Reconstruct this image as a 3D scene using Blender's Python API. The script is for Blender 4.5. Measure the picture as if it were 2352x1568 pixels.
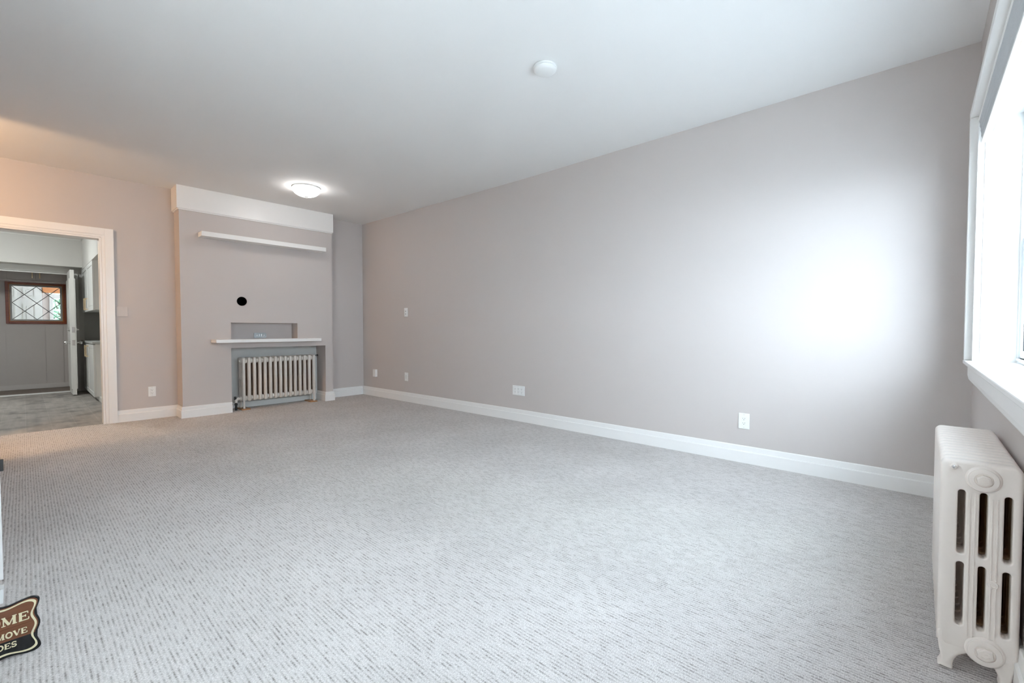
import bpy, bmesh, math, random
from mathutils import Vector, Matrix
random.seed(7)
PI = math.pi
sc = bpy.context.scene
for o in list(bpy.data.objects):
    bpy.data.objects.remove(o)
COL = sc.collection

# ------------------------------------------------------------------ camera
F_PX, YAW, PITCH, ROLL, CAM_H = 1024.634, 0.7397531, -0.0277238, -0.000427, 1.00068
cyw, syw, cp, sp = math.cos(YAW), math.sin(YAW), math.cos(PITCH), math.sin(PITCH)
fw = Vector((cyw * cp, syw * cp, sp))
rt = Vector((syw, -cyw, 0))
up = rt.cross(fw)
cr, sr = math.cos(ROLL), math.sin(ROLL)
rt, up = cr * rt + sr * up, -sr * rt + cr * up
cam = bpy.data.cameras.new('camera')
cam.sensor_width = 36.0
cam.lens = F_PX * 36.0 / 2352
cam.clip_start = 0.02
camo = bpy.data.objects.new('camera', cam)
COL.objects.link(camo)
camo.matrix_world = Matrix(((rt.x, up.x, -fw.x, 0), (rt.y, up.y, -fw.y, 0), (rt.z, up.z, -fw.z, CAM_H), (0, 0, 0, 1)))
sc.camera = camo

# ------------------------------------------------------------------ world, exposure
SKY, GLOW = 5.7, 4.7          # overcast sky, and the brighter patch of haze where the hidden sun stands
w = bpy.data.worlds.new('sky')
sc.world = w
w.use_nodes = True
bg = w.node_tree.nodes['Background']
bg.inputs[0].default_value = (0.80, 0.895, 1.0, 1)
wt = w.node_tree
wtc = wt.nodes.new('ShaderNodeTexCoord')
wdot = wt.nodes.new('ShaderNodeVectorMath'); wdot.operation = 'DOT_PRODUCT'
wdot.inputs[1].default_value = Vector((-0.955, -0.24, 0.17)).normalized()
wt.links.new(wtc.outputs['Generated'], wdot.inputs[0])
wmx = wt.nodes.new('ShaderNodeMath'); wmx.operation = 'MAXIMUM'; wmx.inputs[1].default_value = 0.0
wt.links.new(wdot.outputs['Value'], wmx.inputs[0])
wpw = wt.nodes.new('ShaderNodeMath'); wpw.operation = 'POWER'; wpw.inputs[1].default_value = 5.0
wt.links.new(wmx.outputs[0], wpw.inputs[0])
wma = wt.nodes.new('ShaderNodeMath'); wma.operation = 'MULTIPLY_ADD'
wma.inputs[1].default_value = GLOW; wma.inputs[2].default_value = SKY
wt.links.new(wpw.outputs[0], wma.inputs[0])
wt.links.new(wma.outputs[0], bg.inputs[1])
sc.view_settings.view_transform = 'Standard'
sc.view_settings.look = 'None'
sc.view_settings.gamma = 1.0
sc.view_settings.use_curve_mapping = False
sc.view_settings.exposure = 1.31
DOME_EMIT, HALL_EMIT, KITCHEN_EMIT = 8.2, 92.0, 45.0
try:
    sc.cycles.max_bounces = 14
    sc.cycles.diffuse_bounces = 8
except Exception:
    pass

# room numbers (metres): X runs along the back wall, Y away from the window wall
H = 2.6
YB = 6.337            # back wall
YF = -0.227           # window wall
XR, XRF, YK = 3.630, 3.5356, 3.165   # long right wall: near part, far corner, where it bends
XL = -0.36            # left wall
WX0, WX1, WZ0, WZ1 = 0.55, 3.2, 0.84, 2.03   # window opening

# ------------------------------------------------------------------ materials
def nodes_of(name):
    m = bpy.data.materials.new(name)
    m.use_nodes = True
    nt = m.node_tree
    return m, nt, nt.nodes['Principled BSDF']

def N(nt, typ, **kw):
    n = nt.nodes.new(typ)
    for k, v in kw.items():
        setattr(n, k, v)
    return n

def mat(name, col, rough=0.5, var=0.04, scale=6.0, bump=0.0, bscale=120.0, metal=0.0, spec=0.5):
    m, nt, b = nodes_of(name)
    b.inputs['Roughness'].default_value = rough
    b.inputs['Metallic'].default_value = metal
    b.inputs['Specular IOR Level'].default_value = spec
    tc = N(nt, 'ShaderNodeTexCoord')
    no = N(nt, 'ShaderNodeTexNoise')
    no.inputs['Scale'].default_value = scale
    no.inputs['Detail'].default_value = 4
    nt.links.new(tc.outputs['Object'], no.inputs['Vector'])
    mx = N(nt, 'ShaderNodeMix', data_type='RGBA')
    nt.links.new(no.outputs['Fac'], mx.inputs[0])
    mx.inputs[6].default_value = tuple(c * (1 - var) for c in col) + (1,)
    mx.inputs[7].default_value = tuple(min(1, c * (1 + var)) for c in col) + (1,)
    nt.links.new(mx.outputs[2], b.inputs['Base Color'])
    if bump:
        n2 = N(nt, 'ShaderNodeTexNoise')
        n2.inputs['Scale'].default_value = bscale
        n2.inputs['Detail'].default_value = 3
        nt.links.new(tc.outputs['Object'], n2.inputs['Vector'])
        bp = N(nt, 'ShaderNodeBump')
        bp.inputs['Strength'].default_value = bump
        bp.inputs['Distance'].default_value = 0.002
        nt.links.new(n2.outputs['Fac'], bp.inputs['Height'])
        nt.links.new(bp.outputs['Normal'], b.inputs['Normal'])
    return m

def emit(name, col, strength):
    m, nt, b = nodes_of(name)
    b.inputs['Base Color'].default_value = (0.9, 0.9, 0.9, 1)
    b.inputs['Emission Color'].default_value = tuple(col) + (1,)
    b.inputs['Emission Strength'].default_value = strength
    return m

def glass(name, tint=(0.93, 0.97, 0.98), ior=1.1):
    # thin pane: mostly clear with a mirror-like glint
    m = bpy.data.materials.new(name)
    m.use_nodes = True
    nt = m.node_tree
    nt.nodes.clear()
    out = N(nt, 'ShaderNodeOutputMaterial')
    tr = N(nt, 'ShaderNodeBsdfTransparent')
    tr.inputs[0].default_value = tuple(tint) + (1,)
    gl = N(nt, 'ShaderNodeBsdfGlossy')
    gl.inputs['Roughness'].default_value = 0.02
    fr = N(nt, 'ShaderNodeFresnel')
    # the same glint from both faces of the pane
    ge = N(nt, 'ShaderNodeNewGeometry')
    ma = N(nt, 'ShaderNodeMath', operation='MULTIPLY_ADD')
    ma.inputs[1].default_value = 1 / ior - ior
    ma.inputs[2].default_value = ior
    nt.links.new(ge.outputs['Backfacing'], ma.inputs[0])
    nt.links.new(ma.outputs[0], fr.inputs[0])
    mx = N(nt, 'ShaderNodeMixShader')
    nt.links.new(fr.outputs[0], mx.inputs[0])
    nt.links.new(tr.outputs[0], mx.inputs[1])
    nt.links.new(gl.outputs[0], mx.inputs[2])
    nt.links.new(mx.outputs[0], out.inputs[0])
    return m

def carpet_mat():
    m, nt, b = nodes_of('berber_carpet')
    b.inputs['Roughness'].default_value = 0.95
    b.inputs['Specular IOR Level'].default_value = 0.15
    tc = N(nt, 'ShaderNodeTexCoord')
    sx = N(nt, 'ShaderNodeSeparateXYZ')
    # small wobble so that the rows are not ruler straight
    wob = N(nt, 'ShaderNodeTexNoise'); wob.inputs['Scale'].default_value = 5.0
    nt.links.new(tc.outputs['Object'], wob.inputs['Vector'])
    nt.links.new(tc.outputs['Object'], sx.inputs[0])
    def M(op, a, bb=None, c=None):
        n = N(nt, 'ShaderNodeMath', operation=op)
        for i, v in enumerate((a, bb, c)):
            if v is None:
                continue
            if isinstance(v, (int, float)):
                n.inputs[i].default_value = v
            else:
                nt.links.new(v, n.inputs[i])
        return n.outputs[0]
    PITCH_R = 0.0125
    xw = M('ADD', sx.outputs[0], M('MULTIPLY', M('SUBTRACT', wob.outputs['Fac'], 0.5), 0.006))
    u = M('DIVIDE', xw, PITCH_R)
    row = M('ROUND', u)                                          # number of the nearest groove
    fr = M('SUBTRACT', M('FRACT', u), 0.5)
    groove = M('MULTIPLY', M('ABSOLUTE', fr), 2.0)              # 1 in the groove, 0 on the crest
    cmb = N(nt, 'ShaderNodeCombineXYZ')
    nt.links.new(M('MULTIPLY', row, 3.717), cmb.inputs[0])
    nt.links.new(M('MULTIPLY', sx.outputs[1], 20.0), cmb.inputs[1])
    dash = N(nt, 'ShaderNodeTexNoise'); dash.inputs['Scale'].default_value = 1.0; dash.inputs['Detail'].default_value = 2.5
    nt.links.new(cmb.outputs[0], dash.inputs['Vector'])
    mr = N(nt, 'ShaderNodeMapRange'); mr.inputs[1].default_value = 0.40; mr.inputs[2].default_value = 0.64; mr.inputs[3].default_value = 0.12
    nt.links.new(dash.outputs['Fac'], mr.inputs[0])
    # loops along each row
    cmb2 = N(nt, 'ShaderNodeCombineXYZ')
    nt.links.new(M('MULTIPLY', xw, 190.0), cmb2.inputs[0])
    nt.links.new(M('MULTIPLY', sx.outputs[1], 330.0), cmb2.inputs[1])
    loop = N(nt, 'ShaderNodeTexNoise'); loop.inputs['Scale'].default_value = 1.0; loop.inputs['Detail'].default_value = 3.0
    nt.links.new(cmb2.outputs[0], loop.inputs['Vector'])
    big = N(nt, 'ShaderNodeTexNoise'); big.inputs['Scale'].default_value = 1.7; big.inputs['Detail'].default_value = 3
    nt.links.new(tc.outputs['Object'], big.inputs['Vector'])
    gm = N(nt, 'ShaderNodeMapRange'); gm.inputs[1].default_value = 0.34; gm.inputs[2].default_value = 0.92
    nt.links.new(groove, gm.inputs[0])
    cmb3 = N(nt, 'ShaderNodeCombineXYZ')
    nt.links.new(M('MULTIPLY', row, 9.13), cmb3.inputs[0])
    nt.links.new(M('MULTIPLY', sx.outputs[1], 150.0), cmb3.inputs[1])
    dots = N(nt, 'ShaderNodeTexNoise'); dots.inputs['Scale'].default_value = 1.0; dots.inputs['Detail'].default_value = 1.0
    nt.links.new(cmb3.outputs[0], dots.inputs['Vector'])
    dm = N(nt, 'ShaderNodeMapRange'); dm.inputs[1].default_value = 0.35; dm.inputs[2].default_value = 0.60; dm.inputs[3].default_value = 0.30
    nt.links.new(dots.outputs['Fac'], dm.inputs[0])
    darkf = M('MULTIPLY', M('MULTIPLY', mr.outputs[0], dm.outputs[0]), M('ADD', M('MULTIPLY', gm.outputs[0], 0.76), 0.06))
    c1 = N(nt, 'ShaderNodeMix', data_type='RGBA')
    lr = N(nt, 'ShaderNodeMapRange'); lr.inputs[1].default_value = 0.3; lr.inputs[2].default_value = 0.7
    nt.links.new(loop.outputs['Fac'], lr.inputs[0])
    nt.links.new(lr.outputs[0], c1.inputs[0])
    c1.inputs[6].default_value = (0.47, 0.443, 0.433, 1)
    c1.inputs[7].default_value = (0.80, 0.765, 0.745, 1)
    c2 = N(nt, 'ShaderNodeMix', data_type='RGBA')
    nt.links.new(darkf, c2.inputs[0])
    nt.links.new(c1.outputs[2], c2.inputs[6])
    c2.inputs[7].default_value = (0.17, 0.145, 0.13, 1)
    c3 = N(nt, 'ShaderNodeMix', data_type='RGBA', blend_type='MULTIPLY')
    c3.inputs[0].default_value = 1.0
    bm_ = N(nt, 'ShaderNodeMapRange'); bm_.inputs[1].default_value = 0.3; bm_.inputs[2].default_value = 0.75; bm_.inputs[3].default_value = 0.90; bm_.inputs[4].default_value = 1.03
    nt.links.new(big.outputs['Fac'], bm_.inputs[0])
    nt.links.new(c2.outputs[2], c3.inputs[6])
    nt.links.new(bm_.outputs[0], c3.inputs[7])
    nt.links.new(c3.outputs[2], b.inputs['Base Color'])
    hgt = M('ADD', M('SUBTRACT', 1.0, groove), M('MULTIPLY', loop.outputs['Fac'], 0.9))
    bp = N(nt, 'ShaderNodeBump'); bp.inputs['Strength'].default_value = 0.5; bp.inputs['Distance'].default_value = 0.003
    nt.links.new(hgt, bp.inputs['Height'])
    nt.links.new(bp.outputs['Normal'], b.inputs['Normal'])
    return m

def plank_mat():
    m, nt, b = nodes_of('grey_vinyl_planks')
    b.inputs['Roughness'].default_value = 0.42
    tc = N(nt, 'ShaderNodeTexCoord')
    mp = N(nt, 'ShaderNodeMapping'); mp.inputs['Rotation'].default_value = (0, 0, PI / 2)
    nt.links.new(tc.outputs['Object'], mp.inputs[0])
    br = N(nt, 'ShaderNodeTexBrick')
    br.inputs['Scale'].default_value = 1.0
    br.inputs['Brick Width'].default_value = 1.2
    br.inputs['Row Height'].default_value = 0.18
    br.inputs['Mortar Size'].default_value = 0.0016
    br.inputs['Color1'].default_value = (0.29, 0.268, 0.248, 1)
    br.inputs['Color2'].default_value = (0.36, 0.335, 0.31, 1)
    br.inputs['Mortar'].default_value = (0.41, 0.39, 0.365, 1)
    br.offset = 0.37
    nt.links.new(mp.outputs[0], br.inputs['Vector'])
    st = N(nt, 'ShaderNodeMapping'); st.inputs['Scale'].default_value = (14, 1.6, 1)
    nt.links.new(tc.outputs['Object'], st.inputs[0])
    no = N(nt, 'ShaderNodeTexNoise'); no.inputs['Scale'].default_value = 1.3; no.inputs['Detail'].default_value = 6
    nt.links.new(st.outputs[0], no.inputs['Vector'])
    n2 = N(nt, 'ShaderNodeTexNoise'); n2.inputs['Scale'].default_value = 4.5; n2.inputs['Detail'].default_value = 5
    nt.links.new(tc.outputs['Object'], n2.inputs['Vector'])
    r1 = N(nt, 'ShaderNodeMapRange'); r1.inputs[1].default_value = 0.3; r1.inputs[2].default_value = 0.7; r1.inputs[3].default_value = 0.82; r1.inputs[4].default_value = 1.15
    nt.links.new(no.outputs['Fac'], r1.inputs[0])
    r2 = N(nt, 'ShaderNodeMapRange'); r2.inputs[1].default_value = 0.32; r2.inputs[2].default_value = 0.50; r2.inputs[3].default_value = 0.50; r2.inputs[4].default_value = 1.0
    nt.links.new(n2.outputs['Fac'], r2.inputs[0])
    mu = N(nt, 'ShaderNodeMath', operation='MULTIPLY')
    nt.links.new(r1.outputs[0], mu.inputs[0]); nt.links.new(r2.outputs[0], mu.inputs[1])
    mx = N(nt, 'ShaderNodeMix', data_type='RGBA', blend_type='MULTIPLY'); mx.inputs[0].default_value = 1
    nt.links.new(br.outputs['Color'], mx.inputs[6]); nt.links.new(mu.outputs[0], mx.inputs[7])
    nt.links.new(mx.outputs[2], b.inputs['Base Color'])
    return m

def grain_mat(name, dark, light, scale=(3, 40, 40), rough=0.4):
    m, nt, b = nodes_of(name)
    b.inputs['Roughness'].default_value = rough
    tc = N(nt, 'ShaderNodeTexCoord')
    mp = N(nt, 'ShaderNodeMapping'); mp.inputs['Scale'].default_value = scale
    nt.links.new(tc.outputs['Object'], mp.inputs[0])
    no = N(nt, 'ShaderNodeTexNoise'); no.inputs['Scale'].default_value = 1.5; no.inputs['Detail'].default_value = 6
    nt.links.new(mp.outputs[0], no.inputs['Vector'])
    mx = N(nt, 'ShaderNodeMix', data_type='RGBA')
    nt.links.new(no.outputs['Fac'], mx.inputs[0])
    mx.inputs[6].default_value = tuple(dark) + (1,)
    mx.inputs[7].default_value = tuple(light) + (1,)
    nt.links.new(mx.outputs[2], b.inputs['Base Color'])
    return m

def leaf_mat():
    m, nt, b = nodes_of('leaf_green')
    b.inputs['Roughness'].default_value = 0.6
    tc = N(nt, 'ShaderNodeTexCoord')
    no = N(nt, 'ShaderNodeTexNoise'); no.inputs['Scale'].default_value = 9
    nt.links.new(tc.outputs['Object'], no.inputs['Vector'])
    mx = N(nt, 'ShaderNodeMix', data_type='RGBA')
    nt.links.new(no.outputs['Fac'], mx.inputs[0])
    mx.inputs[6].default_value = (0.10, 0.20, 0.12, 1)
    mx.inputs[7].default_value = (0.42, 0.58, 0.45, 1)
    nt.links.new(mx.outputs[2], b.inputs['Base Color'])
    return m

WALL = mat('greige_wall_paint', (0.56, 0.510, 0.490), 0.75, 0.015, 2.0, 0.08, 260)
CEIL = mat('white_ceiling_paint', (0.80, 0.79, 0.78), 0.9, 0.012, 2.0, 0.05, 200)
TRIM = mat('white_trim_paint', (0.83, 0.815, 0.80), 0.32, 0.012, 8.0, 0.04, 60)
KWALL = mat('pale_grey_kitchen_paint', (0.62, 0.61, 0.585), 0.7, 0.015)
KTRIM = mat('kitchen_trim_paint', (0.72, 0.715, 0.69), 0.35, 0.015)
PANEL = mat('grey_panel_paint', (0.53, 0.495, 0.475), 0.55, 0.03)
CARPET = carpet_mat()
PLANK = plank_mat()
RADW = mat('cream_radiator_paint', (0.85, 0.775, 0.72), 0.30, 0.05, 14.0, 0.15, 90)
RADF = mat('worn_radiator_paint', (0.74, 0.69, 0.63), 0.40, 0.10, 26.0, 0.15, 90)
RUSTL = mat('stained_old_paint', (0.50, 0.36, 0.22), 0.6, 0.30, 25.0)
RUST = mat('rusty_bare_iron', (0.30, 0.195, 0.125), 0.7, 0.35, 25.0)
WHITEP = mat('white_plastic', (0.82, 0.82, 0.81), 0.35, 0.01)
BLACKP = mat('black_plastic', (0.02, 0.02, 0.02), 0.5, 0.1)
SLOT = mat('slot_black', (0.03, 0.03, 0.03), 0.7, 0.1)
CHROME = mat('chrome', (0.75, 0.75, 0.75), 0.18, 0.02, metal=1.0)
BRASS = mat('brushed_brass', (0.80, 0.64, 0.42), 0.32, 0.04, metal=1.0)
GALV = mat('galvanised_steel', (0.42, 0.44, 0.45), 0.45, 0.25, 40.0, metal=0.6)
SHIM = grain_mat('orange_pine', (0.34, 0.15, 0.05), (0.56, 0.30, 0.12))
REDW = grain_mat('red_brown_stained_wood', (0.13, 0.022, 0.008), (0.27, 0.062, 0.018), (4, 30, 30), 0.28)
AMBER = grain_mat('amber_stained_wood', (0.26, 0.09, 0.02), (0.40, 0.15, 0.04), (4, 30, 30), 0.3)
ORANGE = grain_mat('orange_stained_beam', (0.62, 0.25, 0.10), (0.80, 0.36, 0.16), (3, 30, 30), 0.5)
LEAD = mat('dull_lead', (0.14, 0.14, 0.14), 0.5, 0.1)
GREYF = mat('grey_window_stop', (0.36, 0.37, 0.36), 0.5, 0.03)
BLINDF = mat('grey_blind_fabric', (0.50, 0.52, 0.54), 0.8, 0.06, 12.0)
BEIGE = mat('beige_rail', (0.72, 0.60, 0.48), 0.5, 0.03)
VINYLW = mat('white_vinyl_frame', (0.84, 0.87, 0.90), 0.3, 0.01)
GLASS = glass('window_glass')
GLASS2 = glass('old_leaded_glass', (0.96, 0.97, 0.96), ior=1.12)
DARKST = mat('black_flue', (0.004, 0.004, 0.004), 0.95, 0.1, spec=0.05)
SIGNREFL = grain_mat('painted_board_reflection', (0.11, 0.040, 0.018), (0.22, 0.085, 0.040), (4, 60, 60), 0.22)  # brown boards mirrored in the gloss plate, put into the colour
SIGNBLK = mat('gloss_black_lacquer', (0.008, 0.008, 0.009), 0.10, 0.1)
CREAM = mat('cream_lettering', (0.72, 0.64, 0.42), 0.4, 0.05)
PINKW = mat('pinkish_porch_paint', (0.78, 0.69, 0.66), 0.6, 0.02)
PORCHW = mat('porch_white_paint', (0.80, 0.79, 0.76), 0.5, 0.02)
def fill_sheer_mat():
    mm, nt, b = nodes_of('fill_shade_fabric')
    out = [n for n in nt.nodes if n.type == 'OUTPUT_MATERIAL'][0]
    tl = N(nt, 'ShaderNodeBsdfTranslucent'); tl.inputs[0].default_value = (0.9, 0.88, 0.85, 1)
    df = N(nt, 'ShaderNodeBsdfDiffuse'); df.inputs[0].default_value = (0.85, 0.83, 0.80, 1)
    mx = N(nt, 'ShaderNodeMixShader'); mx.inputs[0].default_value = 0.15
    nt.links.new(tl.outputs[0], mx.inputs[1]); nt.links.new(df.outputs[0], mx.inputs[2]); nt.links.new(mx.outputs[0], out.inputs[0])
    return mm
FILLSHEER = fill_sheer_mat()
LEAF = leaf_mat()
BARK = mat('bark', (0.12, 0.09, 0.07), 0.9, 0.2)
DOMEM = emit('lit_frosted_glass', (1.0, 0.98, 0.95), DOME_EMIT)
HALLM = emit('warm_lit_globe', (1.0, 0.65, 0.35), HALL_EMIT)
KITM = emit('kitchen_lit_glass', (0.95, 1.0, 0.985), KITCHEN_EMIT)
CTOP = mat('grey_laminate_counter', (0.45, 0.46, 0.45), 0.35, 0.06, 60)
CAB = mat('white_cabinet_lacquer', (0.74, 0.745, 0.73), 0.30, 0.01)
LAWN = mat('pale_paving', (0.56, 0.57, 0.57), 0.9, 0.1)

# ------------------------------------------------------------------ mesh helpers
ORG = {}
class MB:
    def __init__(s):
        s.bm = bmesh.new()
    def face(s, vs, mi=0):
        try:
            f = s.bm.faces.new(vs)
            f.material_index = mi
            return f
        except ValueError:
            return None
    def box(s, x0, x1, y0, y1, z0, z1, mi=0, bev=0.0):
        b = bmesh.new()
        v = [b.verts.new((x, y, z)) for x in (x0, x1) for y in (y0, y1) for z in (z0, z1)]
        for q in ((0, 1, 3, 2), (4, 6, 7, 5), (0, 4, 5, 1), (2, 3, 7, 6), (0, 2, 6, 4), (1, 5, 7, 3)):
            b.faces.new([v[i] for i in q])
        if bev:
            bmesh.ops.bevel(b, geom=b.edges[:], offset=bev, segments=2, profile=0.5, affect='EDGES')
        s.add(b, mi)
        return s
    def add(s, b, mi=0, M=None):
        mp = {}
        for v in b.verts:
            mp[v] = s.bm.verts.new(M @ v.co if M else v.co)
        for f in b.faces:
            s.face([mp[v] for v in f.verts], f.material_index if mi is None else mi)
        b.free()
    def prism(s, poly, axis, a0, a1, mi=0, bev=0.0):
        # poly: 2-D points in the plane perpendicular to axis (order: remaining axes ascending)
        def P(u, v, a):
            return {0: (a, u, v), 1: (u, a, v), 2: (u, v, a)}[axis]
        b = bmesh.new()
        A = [b.verts.new(P(u, v, a0)) for u, v in poly]
        B = [b.verts.new(P(u, v, a1)) for u, v in poly]
        n = len(poly)
        b.faces.new(A); b.faces.new(B[::-1])
        for i in range(n):
            b.faces.new((A[i], B[i], B[(i + 1) % n], A[(i + 1) % n]))
        if bev:
            es = [e for e in b.edges if abs(e.verts[0].co[axis] - e.verts[1].co[axis]) < 1e-6]
            bmesh.ops.bevel(b, geom=es, offset=bev, segments=2, profile=0.5, affect='EDGES')
        s.add(b, mi)
        return s
    def cyl(s, p0, p1, r, seg=20, mi=0, r1=None, caps=True):
        p0, p1 = Vector(p0), Vector(p1)
        d = (p1 - p0).normalized()
        a = d.orthogonal().normalized(); c = d.cross(a)
        r1 = r if r1 is None else r1
        A = [s.bm.verts.new(p0 + r * (math.cos(t) * a + math.sin(t) * c)) for t in [2 * PI * i / seg for i in range(seg)]]
        B = [s.bm.verts.new(p1 + r1 * (math.cos(t) * a + math.sin(t) * c)) for t in [2 * PI * i / seg for i in range(seg)]]
        for i in range(seg):
            s.face((A[i], A[(i + 1) % seg], B[(i + 1) % seg], B[i]), mi)
        if caps:
            s.face(A[::-1], mi); s.face(B, mi)
        return s
    def lathe(s, prof, o, d, seg=40, mi=0):
        # prof: (radius, distance along d)
        o, d = Vector(o), Vector(d).normalized()
        a = d.orthogonal().normalized(); c = d.cross(a)
        rings = []
        for r, h in prof:
            if r < 1e-6:
                rings.append([s.bm.verts.new(o + d * h)])
            else:
                rings.append([s.bm.verts.new(o + d * h + r * (math.cos(2 * PI * i / seg) * a + math.sin(2 * PI * i / seg) * c)) for i in range(seg)])
        for A, B in zip(rings, rings[1:]):
            for i in range(seg):
                j = (i + 1) % seg
                if len(A) == 1 and len(B) > 1:
                    s.face((A[0], B[j], B[i]), mi)
                elif len(B) == 1 and len(A) > 1:
                    s.face((A[i], A[j], B[0]), mi)
                elif len(A) > 1:
                    s.face((A[i], A[j], B[j], B[i]), mi)
        return s
    def tube(s, pts, r, seg=14, mi=0):
        pts = [Vector(p) for p in pts]
        rings = []
        a = None
        for i, p in enumerate(pts):
            d = (pts[min(i + 1, len(pts) - 1)] - pts[max(i - 1, 0)]).normalized()
            a = d.orthogonal().normalized() if a is None else (a - d * a.dot(d)).normalized()
            c = d.cross(a)
            rings.append([s.bm.verts.new(p + r * (math.cos(2 * PI * k / seg) * a + math.sin(2 * PI * k / seg) * c)) for k in range(seg)])
        for A, B in zip(rings, rings[1:]):
            for i in range(seg):
                s.face((A[i], A[(i + 1) % seg], B[(i + 1) % seg], B[i]), mi)
        s.face(rings[0][::-1], mi); s.face(rings[-1], mi)
        return s
    def build(s, name, mats, parent=None, smooth=False, bevel=0.0):
        bm = s.bm
        bmesh.ops.recalc_face_normals(bm, faces=bm.faces[:])
        o0 = ORG.get(parent.name, Vector((0, 0, 0))) if parent else Vector((0, 0, 0))
        if parent:
            bmesh.ops.translate(bm, verts=bm.verts[:], vec=-o0)
        me = bpy.data.meshes.new(name)
        bm.to_mesh(me); bm.free()
        for m in (mats if isinstance(mats, (list, tuple)) else [mats]):
            me.materials.append(m)
        if smooth:
            me.polygons.foreach_set('use_smooth', [True] * len(me.polygons))
            try:
                me.set_sharp_from_angle(angle=math.radians(38))
            except Exception:
                pass
        o = bpy.data.objects.new(name, me)
        COL.objects.link(o)
        if parent:
            o.parent = parent
            ORG[o.name] = o0
        if bevel:
            b = o.modifiers.new('soft_edges', 'BEVEL')
            b.width = bevel; b.segments = 2; b.limit_method = 'ANGLE'; b.angle_limit = math.radians(40)
        return o

def tag(o, label, cat, group=None):
    o['label'] = label; o['category'] = cat
    if group:
        o['group'] = group
    return o
def thing(name, loc, label, cat, group=None):
    o = bpy.data.objects.new(name, None)
    COL.objects.link(o)
    o.location = loc
    o.empty_display_size = 0.05
    ORG[o.name] = Vector(loc)
    return tag(o, label, cat, group)
def struct(mb, name, m, **kw):
    o = mb.build(name, m, **kw)
    if not kw.get('parent'):
        o['kind'] = 'structure'
    return o
def sgroup(name, loc):
    o = bpy.data.objects.new(name, None)
    COL.objects.link(o); o.location = loc; o.empty_display_size = 0.05
    ORG[o.name] = Vector(loc); o['kind'] = 'structure'
    return o

def circle(cx, cy, r, n=32):
    return [(cx + r * math.cos(2 * PI * i / n), cy + r * math.sin(2 * PI * i / n)) for i in range(n)]
def slot_loop(u0, u1, v0, v1, n=8):
    r = (u1 - u0) / 2; cu = (u0 + u1) / 2
    p = [(cu + r * math.cos(t), v1 - r + r * math.sin(t)) for t in [PI * i / n for i in range(n + 1)]]
    p += [(cu + r * math.cos(t), v0 + r + r * math.sin(t)) for t in [PI + PI * i / n for i in range(n + 1)]]
    return p
def holed(outer, holes, axis, a0, a1, bev=0.0, seg=3):
    """plate with holes, extruded along an axis; its rim edges may be rounded"""
    b = bmesh.new()
    def P(u, v, a):
        return {0: (a, u, v), 1: (u, a, v), 2: (u, v, a)}[axis]
    es = []
    for lp in [outer] + holes:
        vs = [b.verts.new(P(u, v, a0)) for u, v in lp]
        es += [b.edges.new((vs[i], vs[(i + 1) % len(vs)])) for i in range(len(vs))]
    bmesh.ops.triangle_fill(b, use_beauty=True, use_dissolve=False, edges=es)
    r = bmesh.ops.extrude_face_region(b, geom=b.faces[:])
    mv = [g for g in r['geom'] if isinstance(g, bmesh.types.BMVert)]
    bmesh.ops.translate(b, verts=mv, vec=P(0, 0, a1 - a0))
    bmesh.ops.recalc_face_normals(b, faces=b.faces[:])
    if bev:
        ee = [e for e in b.edges if len(e.link_faces) == 2 and e.calc_face_angle(0) > 1.2]
        bmesh.ops.bevel(b, geom=ee, offset=bev, segments=seg, profile=0.5, affect='EDGES', clamp_overlap=True)
    return b

# ------------------------------------------------------------------ room shell
CH_X0, CH_X1, CH_Y = 1.193, 2.936, 6.10       # chimney breast
OP_X0, OP_X1, OP_Z = 1.680, 2.832, 0.775      # fireplace opening
NI_X0, NI_X1, NI_Z0, NI_Z1 = 1.681, 2.457, 0.872, 1.080
OP_YB, NI_YB = 6.385, 6.285
DX0, DX1, DZ = -0.25, 0.565, 1.957            # doorway to the kitchen
HX0 = -2.1                                    # far side of the hall on the left
HALL_Y0 = 5.13

m = MB(); m.box(HX0, XR + 0.15, YF - 0.0, YB + 0.02, -0.10, 0.0); m.box(OP_X0 - 0.1, OP_X1 + 0.1, YB + 0.02, OP_YB + 0.05, -0.10, 0.0)
struct(m, 'floor', CARPET)
m = MB(); m.box(HX0, XR + 0.15, YF - 0.2, YB + 0.12, H, H + 0.12)
struct(m, 'ceiling', CEIL)

m = MB(); m.box(-14, 16, -16, YF - 0.2, -0.8, -0.7)
struct(m, 'ground', LAWN)

m = MB()
m.prism([(XR, YF - 0.2), (XR + 0.15, YF - 0.2), (XR + 0.15, YB + 0.12), (XRF, YB + 0.12), (XRF, YB), (XR, YK)], 2, -0.1, H)
struct(m, 'wall_right', WALL)

WT = 0.12
m = MB()
m.box(HX0, DX0, YB, YB + WT, -0.1, H)
m.box(DX0, DX1, YB, YB + WT, DZ, H)
m.box(DX1, OP_X0 - 0.03, YB, YB + WT, -0.1, H)
m.box(OP_X1 + 0.03, XRF, YB, YB + WT, -0.1, H)
m.box(OP_X0 - 0.03, OP_X1 + 0.03, YB, YB + WT, 1.45, H)
struct(m, 'wall_back', WALL)

m = MB()
m.box(XL - 0.1, WX0, YF - 0.2, YF, -0.1, H)
m.box(WX1, XR, YF - 0.2, YF, -0.1, H)
m.box(WX0, WX1, YF - 0.2, YF, -0.1, WZ0 - 0.02)
m.box(WX0, WX1, YF - 0.2, YF, WZ1, H)
struct(m, 'wall_front', WALL)

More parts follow.
